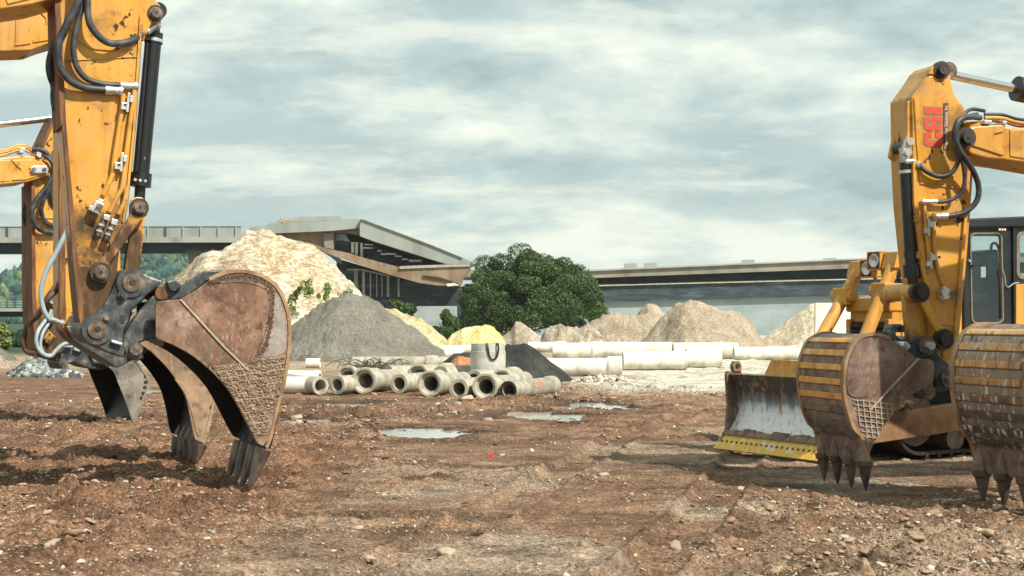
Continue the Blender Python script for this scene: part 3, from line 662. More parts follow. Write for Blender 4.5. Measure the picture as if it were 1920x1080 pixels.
for q, (a, b) in enumerate([(190, 120), (215, 98), (240, 108), (265, 112), (290, 104), (315, 100), (330, 96)]): wprism(mb, Z4([(a-14, b+24), (a-12, b-4), (a+3, b-14), (a+16, b+2), (a+15, b+22)]), 141+q*.2, 1.2)
part(mb, 'rubble', M['boulder'], r)
mb = MB(); wprism(mb, Z4([(60, 224), (650, 197), (800, 182), (886, 172), (888, 232), (790, 214), (668, 214), (664, 352), (600, 342), (450, 292), (160, 237)]), 141, 7); part(mb, 'abutment', M['soffit'], r)
mb = MB(); wprism(mb, Z4([(570, 215), (664, 212), (662, 352), (590, 338)]), 140.7, 7.5); part(mb, 'column', M['deck_far'], r)
mb = MB(); wprism(mb, Z4([(668, 215), (760, 216), (805, 290), (800, 385), (670, 352)]), 142.5, .3); part(mb, 'glazing', M['glass_blue'], r)
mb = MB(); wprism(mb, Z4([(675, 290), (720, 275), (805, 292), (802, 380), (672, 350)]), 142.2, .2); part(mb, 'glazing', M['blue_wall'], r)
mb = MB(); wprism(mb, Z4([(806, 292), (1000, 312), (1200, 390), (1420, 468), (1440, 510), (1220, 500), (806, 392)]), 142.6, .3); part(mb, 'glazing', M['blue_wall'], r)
mb = MB(); wprism(mb, Z4([(640, 214), (790, 214), (888, 236), (1000, 283), (1500, 442), (1830, 482), (1830, 530), (1200, 520), (640, 365)]), 144, 3); part(mb, 'void_shade_panel', M['beam_and_shade'], r)  # dark panel stands in for the unlit void behind the glazing
mb = MB()
for a, b, c, d in ((812, 292, 880, 304), (815, 300, 840, 385), (850, 300, 872, 400), (895, 295, 914, 440), (930, 306, 1000, 318), (915, 334, 1000, 348), (1070, 386, 1110, 402), (1110, 384, 1200, 400), (1190, 406, 1250, 418), (1310, 440, 1416, 462), (1250, 430, 1300, 444), (1040, 360, 1075, 372)):
    wprism(mb, Z4([(a, b), (c, b+4), (c, d), (a, d)]), 141.8, .5)
part(mb, 'mullion', M['concrete_white'], r)
mb = MB(); wprism(mb, Z4([(100, 226), (160, 240), (450, 294), (600, 345), (800, 386), (900, 420), (1220, 504), (1430, 516), (1835, 503), (1770, 600), (1740, 668), (1550, 662), (1400, 642), (1150, 572), (900, 492), (700, 422), (530, 362), (300, 292), (150, 262)]), 139, 4); part(mb, 'retaining_band', M['soffit'], r)
mb = MB(); wprism(mb, Z4([(1230, 500), (1310, 495), (1640, 484), (1830, 482), (1835, 500), (1430, 514), (1230, 522)]), 138.8, .5); part(mb, 'coping', M['concrete'], r)
mb = MB(); wprism(mb, Z4([(1430, 575), (1560, 590), (1720, 640), (1740, 650), (1600, 618), (1440, 592)]), 138.8, .3)
wprism(mb, Z4([(560, 372), (720, 430), (740, 480), (700, 470), (640, 420)]), 138.8, .3); part(mb, 'crack', M['beam_and_shade'], r)
mb = MB(); wprism(mb, Z4([(1630, 650), (1700, 640), (1742, 662), (1640, 672)]), 138.7, .4); part(mb, 'coping', M['concrete_white'], r)
r = empty('retaining_wall', gp(760, 630, 143)); r.location.z = 0; tag(r, 'dark blue grey wall with pale posts under the sloping ramp', 'wall')
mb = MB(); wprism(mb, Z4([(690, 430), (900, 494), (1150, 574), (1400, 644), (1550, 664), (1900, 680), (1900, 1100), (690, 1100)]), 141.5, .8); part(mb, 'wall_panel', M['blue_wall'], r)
for a, b, c in ((910, 540, 20), (975, 560, 8), (1120, 580, 18), (1212, 600, 15), (840, 520, 30), (1030, 566, 6), (1075, 575, 6)):
    mb = MB(); wprism(mb, Z4([(a, b), (a+c, b+2), (a+c+3, 760), (a+2, 760)]), 141.1, .3); part(mb, 'post', M['deck'], r)
mb = MB(); wprism(mb, Z4([(780, 520), (900, 520), (1150, 580), (1150, 592), (900, 534), (780, 534)]), 140.9, .5); part(mb, 'coping', M['concrete'], r)
mb = MB(); wprism(mb, [(775, 582), (782, 574), (853, 574), (853, 581), (853, 612), (777, 612)], 128, 5); o = mb.build('low_shed', M['grey_wall']); tag(o, 'low pale blue shed between the shrubs, left of the round tree', 'shed')
# viaduct on the right
Z7 = lambda pts: [(800+a/2.2857, 440+b/2.2857) for a, b in pts]
r = empty('viaduct', gp(1500, 630, 150)); r.location.z = 0; tag(r, 'long concrete viaduct crossing behind the round tree and the bulldozer', 'bridge')
mb = MB(); wprism(mb, Z7([(-20, 138), (200, 150), (600, 160), (2000, 100), (3600, 40), (3600, 80), (2000, 138), (700, 186), (600, 188), (-20, 178)]), 150, 13); part(mb, 'deck', M['deck_far'], r)
mb = MB(); wprism(mb, Z7([(600, 154), (2000, 95), (3600, 35), (3600, 40), (2000, 101), (600, 161)]), 149.7, 13.6); part(mb, 'coping', M['deck'], r)
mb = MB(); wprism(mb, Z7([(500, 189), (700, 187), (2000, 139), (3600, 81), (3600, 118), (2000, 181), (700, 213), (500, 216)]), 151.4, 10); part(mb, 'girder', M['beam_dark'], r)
mb = MB()
for a, b in ((845, 128), (1350, 112), (1700, 105), (930, 126)): wprism(mb, Z7([(a, b+24), (a+3, b-4), (a+55, b-6), (a+58, b+22)]), 155, .3)
part(mb, 'road_sign_back', M['ramp'], r)
for X in (1180, 1560, 2050):
    mb = MB(); yb = HOR+EYE*FPX/153+3; wprism(mb, [(X, 515), (X+30, 515), (X+30, yb), (X, yb)], 153, 5); part(mb, 'pier', M['deck_far'], r)
r = empty('retaining_wall', gp(1400, 630, 147)); r.location.z = 0; tag(r, 'long two tone blue grey wall below the viaduct behind the sand hills', 'wall')
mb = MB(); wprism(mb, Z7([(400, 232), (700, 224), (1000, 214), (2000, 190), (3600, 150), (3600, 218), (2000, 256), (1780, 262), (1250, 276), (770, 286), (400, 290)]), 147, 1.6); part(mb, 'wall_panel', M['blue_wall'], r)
mb = MB(); wprism(mb, Z7([(640, 219), (1000, 209), (2000, 184), (3600, 140), (3600, 150), (2000, 189.5), (1000, 213.5), (640, 224)]), 146.7, 2.2); part(mb, 'coping', M['concrete'], r)  # pale strip stands in for the bright sky gap under the girder
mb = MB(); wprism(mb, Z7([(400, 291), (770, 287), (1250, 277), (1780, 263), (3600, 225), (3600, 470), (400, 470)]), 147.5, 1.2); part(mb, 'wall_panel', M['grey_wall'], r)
mb = MB(); wprism(mb, [(1529, 568), (1640, 568), (1760, 566), (1760, 668), (1529, 668)], 86, .4); o = mb.build('slab_wall', M['concrete_white'], None, .02)
tag(o, 'pale concrete slab wall behind the bulldozer', 'wall')
# ------------------------------------------------------------------ concrete pipes
def pipe(px, py_b, hpx, az, label, Lp=2.2, bell=True, mat='concrete', Y=None, group='concrete pipes in the front row', name='concrete_pipe', wall=.30, far=False):
    Y = Y or gy(py_b); Rb = hpx/2/FPX*Y; Rr = Rb*(.80 if bell else .96); ri = Rb*(1-wall)*(.82 if bell else .93)
    mb = MB()
    if bell:
        rr = Rb*.80
        prof = [(0, Rb*.97), (.02, Rb), (Rb*.75, Rb), (Rb*.95, Rr), (Lp, Rr), (Lp, ri), (Rb*.30, ri), (Rb*.28, rr*.86), (.02, rr), (0, rr*1.03)]
    else:
        prof = [(0, Rb*.97), (.02, Rb), (.10, Rb), (.12, Rr), (Lp-.3, Rr), (Lp-.22, Rb*1.08), (Lp, Rb*1.08), (Lp, ri), (.0, ri)]
    # split rings so that edges stay crisp
    mb.lathe(prof, 44, True)
    o = mb.build(name, M[mat]); 
    o.location = ((px-960)/FPX*Y, Y, Rb-.01); o.rotation_euler = (0, math.asin((Rb-Rr)/Lp) if bell else 0, R(az))
    tag(o, label, 'pipe', group); return o, Y, Rb
D = [(601, 739.5, 35, 112, 'short pipe end between the sideways white pipe and the slim pipe', 1.6, False),
     (632, 739, 36, 48, 'slim pipe between the short left pipe and the first wide bell pipe', 2.0, False),
     (682, 738, 50, 62, 'wide bell mouthed pipe nearest the sideways white pipe', 2.4, True),
     (748, 737, 37, 55, 'slim pipe between the two leftmost wide bell mouths', 2.3, False),
     (805, 743.5, 50, 60, 'wide bell mouthed pipe in the middle of the front row, below the orange sand heap', 2.3, True),
     (860, 748, 39, 58, 'slim pipe in front of the upright concrete ring', 2.2, False),
     (909, 749, 50, 63, 'wide bell mouthed pipe directly below the upright concrete ring', 2.2, True)]
for q in D: pipe(q[0], q[1], q[2], q[3]+14, q[4], q[5], q[6])
o, Y8, R8 = pipe(953, 749.5, 37, 66, 'pipe at the right end of the front row with black gasket and orange paint', 2.3, False, 'concrete_dirty')
mb = MB(); mb.lathe([(-.012, R8*.93), (-.012, R8*.66), (.03, R8*.66), (.03, R8*.93)], 40, True)
mb.build('gasket', M['grease'], o)
M['orange_mark'] = simple('orange_spray_paint', [(.55, .15, .05), (.70, .24, .09)], 30, rough=.8, bump=0)
def mark(o, Rr, x0, ang0, strokes):       # sprayed strokes that follow the barrel
    mb = MB()
    for pts in strokes:
        P = [(x0+u, (Rr+.004)*math.cos(R(ang0+a)), (Rr+.004)*math.sin(R(ang0+a))) for u, a in pts]
        mb.tube(P, .014, 6, 3)
    mb.build('paint_mark', M['orange_mark'], o)
mark(o, R8*.96, .95, 180-12, [[(0, 0), (.05, -14), (.02, -34)], [(.1, 6), (.22, 2), (.12, -20), (.26, -26)], [(.3, 4), (.33, -16), (.30, -30)]])
BK = 'concrete pipes lying behind the front row'
for q in [(650, 712.5, 26, 60, 'bell mouthed pipe rising behind the leftmost slim pipe', True, 33.2, 44),
          (728, 712, 30, 20, 'pipe barrel lying crosswise behind the first wide bell mouth', False, 33.5, 44),
          (783, 712, 30, 58, 'bell mouthed pipe showing above the middle wide bell mouth', True, 33.4, 46),
          (826, 712, 30, 40, 'pipe barrel showing between the orange sand heap and the middle bell mouth', False, 33.2, 44),
          (940, 722, 30, 60, 'bell mouthed pipe showing behind the rightmost wide bell mouth', True, 31.4, 44),
          (888, 712, 30, 45, 'pipe barrel at the foot of the upright concrete ring', False, 31.8, 42)]:
    pipe(q[0], 0, q[7], q[3]+12, q[4], 1.7, q[5], 'concrete', q[6], BK)
o, Y8, R8 = pipe(586, 738, 33, 168, 'white pipe lying sideways at the left end of the front row', 1.6, False, 'concrete_white', None, 'pale concrete pipes lying lengthwise')
o, Y8, R8 = pipe(600, 0, 34, 172, 'white pipe behind the one lying sideways at the left end', 2.6, False, 'concrete_white', 33.5, 'pale concrete pipes lying lengthwise')
# long pale pipes further back, lying across the view
def longpipe(x0, x1, pt, pb, label, mat='concrete_white', bell=1, tilt=0.0):
    Y = gy(pb); Rb = (pb-pt)/2/FPX*Y; A = (x0-960)/FPX*Y; B = (x1-960)/FPX*Y; Lp = B-A; ri = Rb*.78
    prof = [(0, Rb*.9), (0, ri), (Lp, ri), (Lp, Rb*1.06), (Lp-.05, Rb*1.1), (Lp-.38, Rb*1.1), (Lp-.46, Rb*.92), (.06, Rb*.9)] if bell else [(0, Rb*.95), (0, ri), (Lp, ri), (Lp, Rb*.95)]
    mb = MB(); mb.lathe(prof, 36, True); o = mb.build('concrete_pipe', M[mat]); o.location = (A, Y+Rb*.2, Rb*.97); o.rotation_euler = (0, 0, R(tilt))
    tag(o, label, 'pipe', 'pale concrete pipes lying lengthwise'); return o
longpipe(1008, 1166, 669, 705, 'nearest long white pipe with a bell end, right of the black gravel mound', tilt=-2)
longpipe(1168, 1288, 657, 694, 'long white pipe continuing the row right of the bell end', bell=0, tilt=2)
longpipe(1286, 1352, 652, 690, 'short white pipe at the right end of the row before the pale bank', bell=0, tilt=4)
longpipe(1036, 1128, 641, 672, 'white pipe lying above and behind the nearest long white pipe')
longpipe(1124, 1262, 640, 670, 'long white pipe behind the gap in the row, below the sand hills', bell=0)
longpipe(1262, 1384, 641, 673, 'far white pipe at the foot of the highest sand hill', bell=0, tilt=2)
longpipe(1376, 1500, 650, 675, 'rightmost pale pipe, ending behind the bulldozer blade', bell=0, tilt=1)
longpipe(660, 822, 667, 692, 'long beige pipe at the foot of the grey gravel mound', 'concrete', 1)
longpipe(816, 900, 667, 692, 'beige pipe end just left of the smaller black gravel mound', 'concrete', 1)
longpipe(788, 870, 656, 672, 'white pipe stacked far back at the right foot of the grey gravel mound')
longpipe(828, 960, 646, 664, 'far white pipe below the yellow boulder')
longpipe(990, 1060, 640, 660, 'far white pipe below the rubble heap')
longpipe(574, 600, 671, 690, 'small white pipe stub at the foot of the grey gravel mound behind the bucket', bell=0)
longpipe(640, 690, 662, 676, 'short white pipe half buried in the grey gravel mound', bell=0)
# upright ring with a lifting rope
Y = 33.2; X = (915-960)/FPX*Y; rr = 33/FPX*Y; ht = gp(0, 644, Y).z
mb = MB(); mb.lathe([(0, rr), (ht*.82, rr), (ht*.83, rr*.965), (ht, rr*.955), (ht, rr*.80), (0, rr*.80)], 48, True)
ring = empty('concrete_ring', (X, Y, 0)); tag(ring, 'upright pale concrete ring standing behind the pipes', 'concrete ring')
o = mb.build('ring_wall', concrete('ring_concrete', (.40, .40, .36), (.47, .47, .425), (.54, .54, .49), 2), ring); o.rotation_euler = (0, R(-90), 0)
mb = MB(); mb.tube([(-.03*1, -rr*.93, ht+.01), (.00, -rr*1.02, ht-.08), (.03, -rr*1.03, ht-.26), (.10, -rr*1.03, ht-.36), (.20, -rr*1.0, ht-.32), (.245, -rr*.97, ht-.14), (.235, -rr*.93, ht+.0), (.20, -rr*.80, ht-.02)], .022, 8)
mb.build('lifting_rope', M['black_paint'], ring)
# tangled brushwood
mb = MB(); g = random.Random(3)
for q in range(46):
    p = gp(700+g.gauss(0, 34), 690, 43.5+g.uniform(-.6, .6)); p.z = g.uniform(.05, .25); a = g.uniform(0, 6.3); l = g.uniform(.3, .8)
    mb.tube([p, p+Vector((math.cos(a)*l*.5, math.sin(a)*l*.4, g.uniform(0, .25))), p+Vector((math.cos(a)*l, math.sin(a)*l*.8, g.uniform(-.05, .2)))], .011, 5, 3)
tag(mb.build('brushwood', M['bark']), 'tangle of dark dry twigs behind the front pipes', 'brushwood')
mb = MB(); p = gp(921, 857, gy(857)); z = float(gh(np.array([p.x]), np.array([p.y]))[0])
mb.loft([[(p.x-.04, p.y-.03, z-.01), (p.x+.03, p.y-.03, z-.01), (p.x+.04, p.y+.03, z-.01), (p.x-.03, p.y+.02, z-.01)], [(p.x-.03, p.y-.02, z+.035), (p.x+.015, p.y-.025, z+.05), (p.x+.03, p.y+.02, z+.03), (p.x-.02, p.y+.02, z+.045)]])
tag(mb.build('scrap', simple('red_plastic', [(.55, .03, .02), (.62, .05, .03)], 9, rough=.4, bump=0)), 'small bright red scrap lying on the dirt', 'scrap')
# ------------------------------------------------------------------ machines
def V2(a): return Vector((a[0], a[1]))
def smooth2(pts, sub=4):
    Q = []; P = [V2(p) for p in pts]
    for i in range(len(P)-1):
        a, b, c, d = P[max(i-1, 0)], P[i], P[i+1], P[min(i+2, len(P)-1)]
        for k in range(sub):
            t = k/sub; q = .5*((2*b)+(c-a)*t+(2*a-5*b+4*c-d)*t*t+(3*b-a-3*c+d)*t**3); Q.append((q.x, q.y))
    Q.append((P[-1].x, P[-1].y)); return Q
def bucket(F, root, back, cut, W, mats, tips=None, bars=None, grid=None, bead=None, inset=None, wrap_from=0, ntooth=4, tooth_kind='wedge', holes=None, patch=None, tl=None):
    """back: photo points from the top hinge round the outside to the lip; cut: lip up the cutting edge to the top"""
    hw = W/2; S = F.near
    bk = smooth2(back, 4); ct = smooth2(cut, 3)
    P = lambda q, l=hw: F.p(q[0], q[1], l)
    B = [(p[0], p[2]) for p in (P(q) for q in bk)]; C = [(p[0], p[2]) for p in (P(q) for q in ct)]
    loop = B+C[1:-1] if (V2(C[-1])-V2(B[0])).length < .02 else B+C[1:]
    mb = MB(); a = [(s, S*(hw-.03), z) for s, z in loop]; b = [(s, S*hw, z) for s, z in loop]; mb.prism(a, b)
    bkt = mb.build('bucket', mats['side'], root, .006)
    mb = MB(); mb.prism([(s, -S*hw, z) for s, z in loop], [(s, -S*(hw-.03), z) for s, z in loop])
    mb.build('side_plate', mats.get('inner', M['bucket_shade']), bkt, .006)  # far plate takes the same painted inner shade
    # wrapper shell across the width, a little proud of the side plates
    cen = V2((sum(p[0] for p in loop)/len(loop), sum(p[1] for p in loop)/len(loop)))
    Bw = B[wrap_from:]; nrm = []
    for i, p in enumerate(Bw):
        d = V2(Bw[min(i+1, len(Bw)-1)])-V2(Bw[max(i-1, 0)]); n = Vector((d.y, -d.x)).normalized()
        if n.dot(V2(p)-cen) < 0: n = -n
        nrm.append(n)
    def arc(mb, i0, i1, o_in, o_out, l0, l1):
        for i in range(i0, i1):
            q = []
            for l in (l0, l1):
                q.append([(Bw[i][0]+nrm[i].x*o_in, S*l, Bw[i][1]+nrm[i].y*o_in), (Bw[i+1][0]+nrm[i+1].x*o_in, S*l, Bw[i+1][1]+nrm[i+1].y*o_in),
                          (Bw[i+1][0]+nrm[i+1].x*o_out, S*l, Bw[i+1][1]+nrm[i+1].y*o_out), (Bw[i][0]+nrm[i].x*o_out, S*l, Bw[i][1]+nrm[i].y*o_out)])
            mb.prism(q[0], q[1])
    mb = MB(); arc(mb, 0, len(Bw)-1, -.03, .004, -hw+.031, hw-.031); mb.build('shell', mats['shell'], bkt)
    mb = MB(); arc(mb, 0, len(Bw)-1, -.045, -.0305, -hw+.032, hw-.032); mb.build('shade_liner', M['bucket_shade'], bkt)  # added dark sheet that carries the shade of the bucket inside
    for sg in (1, -1):
        mb = MB(); arc(mb, 0, len(Bw)-1, -.012, .020, sg*(hw+.012), sg*(hw-.045)); mb.build('rim', mats['rim'], bkt)
    # cross bars on the back
    L = [0]
    for i in range(len(Bw)-1): L.append(L[-1]+(V2(Bw[i+1])-V2(Bw[i])).length)
    def at(s):
        s = min(max(s, 0), L[-1]-1e-4); i = max(j for j in range(len(L)-1) if L[j] <= s); t = (s-L[i])/(L[i+1]-L[i])
        return V2(Bw[i]).lerp(V2(Bw[i+1]), t), nrm[i].lerp(nrm[i+1], t).normalized()
    if bars:
        f0, f1, nb = bars; rg = random.Random(5)
        for q in range(nb):
            s0 = L[-1]*(f0+(f1-f0)*q/nb); dl = L[-1]*(f1-f0)/nb
            mud = q % 2; ln = dl*(.86 if not mud else .99); th = .022 if not mud else .007+rg.uniform(0, .006)
            secs = []; ex = rg.uniform(.0, .012)
            for l in (-hw+.05, hw-.05):
                l += rg.uniform(-.008, .008)
                pts = []
                for s, o in ((s0, .0), (s0+ln*.5, .0), (s0+ln, .0), (s0+ln, th), (s0+ln*.5, th), (s0, th)):
                    p, n = at(s); pts.append((p.x+n.x*o, S*l, p.y+n.y*o))
                secs.append(pts)
            mb = MB(); mb.loft(secs)
            mb.build('mud_strip' if mud else 'wear_bar', M['mud'] if mud else (M['wear_orange'] if q < nb*.62 else M['wear_grey']), bkt, .004)
    # teeth
    if ntooth:
        lip = V2(B[-1]); tp = F.p(tl[0], tl[1], hw); tp = Vector((tp[0], tp[2])); d = (tp-lip); LT = d.length; d.normalize(); n = Vector((d.y, -d.x))
        if n.dot(nrm[-1]) < 0: n = -n
        for q in range(ntooth):
            l = -hw+.06+(W-.12)*q/(ntooth-1)
            if tooth_kind == 'wedge': sec = [(-.30, .015, .05, .0), (-.05, .055, .062, .0), (0.0, .062, .068, .0), (.02, .075, .078, .0), (LT*.45, .055, .062, .006), (LT*.85, .026, .048, .010), (LT, .008, .036, .012)]
            else: sec = [(-.22, .02, .03, .01), (-.05, .055, .055, .008), (0.0, .060, .060, .0), (.0, .080, .080, 0), (.05, .074, .074, 0), (.06, .060, .062, .0), (LT*.6, .038, .036, .002), (LT, .008, .008, .004)]
            for nm, part_ in (('tooth_adapter', sec[:3]), ('tooth', sec[3:])):
                mb = MB(); secs = []
                for s, ht, hwid, off in part_:
                    c = lip+d*s+n*off
                    ring = []
                    for k_ in range(8):
                        t = (k_+.5)/8*2*math.pi; cx, cy = math.cos(t), math.sin(t); m_ = max(abs(cx), abs(cy)) ** .6
                        ring.append((c.x+n.x*cy*ht/m_, S*(l+cx*hwid/m_), c.y+n.y*cy*ht/m_))
                    secs.append(ring)
                mb.loft(secs); mb.build(nm, M['tooth'] if nm == 'tooth' else mats['lip'], bkt, .004)
        mb = MB(); c0 = lip-d*.16
        ins = -n*.05
        q = [(c0.x, c0.y), (lip.x+d.x*.02, lip.y+d.y*.02), (lip.x+d.x*.02+ins.x*.5, lip.y+d.y*.02+ins.y*.5), (c0.x+ins.x, c0.y+ins.y)]
        q = [(x+n.x*.012, z+n.y*.012) for x, z in q]
        mb.prism([(x, S*(hw-.02), z) for x, z in q], [(x, -S*(hw-.02), z) for x, z in q]); mb.build('lip', mats['lip'], bkt, .004)
    def strip(mb, pts, wpx, th, l0=hw):
        for i in range(len(pts)-1):
            a_, b_ = V2(pts[i]), V2(pts[i+1]); dd = (b_-a_).normalized(); nn = Vector((-dd.y, dd.x))*wpx/2; b_ = b_+dd*wpx*.35
            F.pr(mb, [tuple(a_+nn), tuple(b_+nn), tuple(b_-nn), tuple(a_-nn)], l0-.004, l0+th+.0012*(i % 2), hw)
    if patch:
        mb = MB(); rg = random.Random(2)
        F.pr(mb, patch, hw-.004, hw+.006, hw); mb.build('mud_patch', M['mud'], bkt)
    if grid:
        mb = MB(); rg = random.Random(8)
        for ln in grid:
            p = [(x+rg.uniform(-.7, .7), y+rg.uniform(-.7, .7)) for x, y in ln]; strip(mb, p, 1.5, .010+rg.uniform(0, .004))
        mb.build('weld_grid', M['bead'], bkt)
    if bead:
        mb = MB(); strip(mb, bead, 3.0, .016); mb.build('weld_bead', M['bead'], bkt)
    if inset:
        mb = MB(); F.pr(mb, smooth2(inset, 3), hw-.004, hw+.010, hw); mb.build('wear_plate', mats['inset'], bkt, .004)
    if holes:
        for x, y, r in holes:
            mb = MB(); F.pin(mb, x, y, r, hw-.01, hw+.004, hw, 12); mb.build('bolt', M['grease'], bkt)
    return bkt
def bolt_pin(F, root, px, py, r, l, name='pin', mat='pin_steel', boss='yellow_low', ref=None, both=True):
    mb = MB(); F.pin(mb, px, py, r*1.7, l-.04, l+.012, l)
    o = mb.build('pin_boss', M[boss], root, .006)
    mb = MB(); F.pin(mb, px, py, r, l, l+.05, l); F.pin(mb, px, py, r*1.25, l, l+.022, l)
    o = mb.build(name, M[mat], root, .006)
    mb = MB(); F.pin(mb, px, py, r*.28, l+.05, l+.053, l); mb.build('pin_hole', M['grease'], o)
def hatch(poly, dirs):
    """lines of given direction and spacing clipped to a polygon (photo points)"""
    P = [V2(p) for p in poly]; out = []
    for ang, step, off in dirs:
        d = Vector((math.cos(R(ang)), math.sin(R(ang)))); n = Vector((-d.y, d.x)); ks = [p.dot(n) for p in P]; kv = min(ks)+off
        while kv < max(ks):
            hit = []
            for i in range(len(P)):
                a, b = P[i], P[(i+1) % len(P)]; u, v = a.dot(n)-kv, b.dot(n)-kv
                if u*v < 0: hit.append(a.lerp(b, u/(u-v)).dot(d))
            hit.sort()
            for i in range(0, len(hit)-1, 2):
                if hit[i+1]-hit[i] > 5:
                    m = max(1, int((hit[i+1]-hit[i])/11)); out.append([tuple(n*kv+d*(hit[i]+(hit[i+1]-hit[i])*q/m)) for q in range(m+1)])
            kv += step
    return out
def pl(F, root, name, mat, poly, l0, l1, bev=.008, ref=None):
    mb = MB(); F.pr(mb, poly, l0, l1, ref); return mb.build(name, M[mat] if isinstance(mat, str) else mat, root, bev)
def hose(F, root, pts, r, mat='rubber', name='hose', fit=True):
    mb = MB(); P = [F.p(x, y, l) for x, y, l in pts]; mb.tube(P, r, 10, 6); o = mb.build(name, M[mat], root)
    if fit:
        mb = MB(); a, b = Vector(P[-1]), Vector(P[-2]); d = (b-a).normalized()
        mb.cyl(a-d*.02, a+d*.035, r*1.12, n=12); mb.cyl(a-d*.05, a-d*.02, r*1.5, n=6); mb.cyl(a+d*.035, a+d*.10, r*1.22, n=12); mb.build('hose_fitting', M['silver'], o)
    return o
def cylr(F, root, name, mat, a, b, r, l=0, n=24, r1=None):
    mb = MB(); mb.cyl(F.p(a[0], a[1], l), F.p(b[0], b[1], l), r, r1, n); return mb.build(name, M[mat], root)
def clampb(F, root, x, y, l, ang=0, s=1.0, mat='silver'):
    """folded sheet clamp: backing strap and two saddles"""
    def q(dx, dy):
        c_, s_ = math.cos(R(ang)), math.sin(R(ang)); return (x+(dx*c_-dy*s_)*s, y+(dx*s_+dy*c_)*s)
    mb = MB(); F.pr(mb, [q(-2, -19), q(3, -19), q(3, 17), q(-2, 17)], l, l+.05); F.pr(mb, [q(-12, 0), q(-2, 0), q(-2, 13), q(-12, 13)], l+.02, l+.075); F.pr(mb, [q(3, -14), q(9, -14), q(9, -2), q(3, -2)], l+.02, l+.07)
    o = mb.build('hose_clamp', M[mat], root, .004)
    mb = MB(); a = q(-7, 6); F.pin(mb, a[0], a[1], .012, l+.07, l+.085, l); mb.build('bolt', M['grease'], o)
def valve(F, root, x, y, l, s=1.0, ang=-18):
    def q(dx, dy):
        c_, s_ = math.cos(R(ang)), math.sin(R(ang)); return (x+(dx*c_-dy*s_)*s, y+(dx*s_+dy*c_)*s)
    mb = MB(); F.pr(mb, [q(-9, -11), q(9, -11), q(9, 11), q(-9, 11)], l, l+.10); F.pr(mb, [q(-5, -17), q(5, -17), q(5, -11), q(-5, -11)], l+.01, l+.07); F.pr(mb, [q(-14, 2), q(-9, 2), q(-9, 11), q(-14, 11)], l+.02, l+.08)
    o = mb.build('valve_block', M['silver'], root, .006)
    mb = MB(); a = q(0, 0); F.pin(mb, a[0], a[1], .028, l+.10, l+.125, l); b = q(-5, 8); F.pin(mb, b[0], b[1], .010, l+.10, l+.11, l); b = q(6, 8); F.pin(mb, b[0], b[1], .010, l+.10, l+.11, l); mb.build('valve_port', M['pin_steel'], o)
ML = 'excavators working in the dirt'
BM = dict(side=M['bucket'], shell=M['bucket_brown'], rim=M['rim'], lip=M['bucket_shade'], inset=M['bucket_brown'])
# ================= nearest excavator, left
A = Frame(-2.56, 13.62, 24.6)
ra = empty('excavator', (A.o.x, A.o.y, 0), A.a); tag(ra, 'nearest left yellow excavator with big rusty toothed bucket set on the dirt', 'excavator', ML)
S3 = lambda pts: [(x/3.176, 480+y/3.176) for x, y in pts]
S4 = lambda pts: [(180+x/2.3475, 480+y/2.3475) for x, y in pts]
S1 = lambda pts: [(x/3.6, y/3.6) for x, y in pts]
SZ = lambda pts: [(40+x/3.6, 360+y/3.6) for x, y in pts]
h = .24
pl(A, ra, 'stick', 'yellow_muddy', [(98, -140), (104, 20), (114, 100), (119, 230), (139, 480), (150, 595), (156, 622), (166, 636), (184, 640), (200, 630), (206, 612), (214, 560), (224, 470), (236, 380), (250, 240), (264, 72), (272, -10), (280, -140)], -h, h, .012)
for s in (1, -1):
    pl(A, ra, 'flange', 'rust_edge', [(108, 90), (118, 95), (124, 230), (146, 480), (158, 600), (163, 624), (156, 622), (148, 597), (136, 480), (116, 232), (111, 110)], s*h-.012*s, s*(h+.035), .004, h+.035 if s > 0 else None)
    pl(A, ra, 'flange', 'yellow', [(262, 30), (268, 30), (254, 240), (240, 380), (233, 420), (229, 415), (235, 380), (249, 240)], s*h-.01*s, s*(h+.02), .004, h+.02 if s > 0 else None)
pl(A, ra, 'weld_seam', 'yellow', [(122, 112.5), (258, 105), (258, 107), (122, 114.5)], h, h+.012, .003)
pl(A, ra, 'cheek_plate', 'yellow', [(118, -60), (262, -60), (259, 60), (250, 92), (215, 96), (170, 92), (140, 72), (126, 40)], h-.004, h+.016, .008)
for s in (1, -1):
    pl(A, ra, 'cylinder_ear', 'yellow', [(268, -30), (288, -4), (303, 14), (306, 30), (298, 42), (284, 42), (270, 76), (258, 76)], s*.16, s*.22, .008, .22 if s > 0 else .16)
bolt_pin(A, ra, 292, 25, .045, .22, boss='grease')
pl(A, ra, 'stick_edge_plate', 'rust_edge', [(100, -60), (108, -60), (117, 92), (121, 235), (113, 238), (104, 100)], -.28, .28, .006, .24)
# boom (leaves the picture at the top left)
pl(A, ra, 'boom', 'yellow', [(-420, -330), (-60, -150), (60, -110), (118, -120), (150, -60), (118, -8), (60, 8), (0, 17), (-420, 110)], -.34, .34, .015)
pl(A, ra, 'boom_side_plate', 'yellow', [(-420, -250), (40, -90), (100, -80), (110, -20), (60, -3), (14, 8), (2, -30), (-420, 60)], .335, .355, .008)
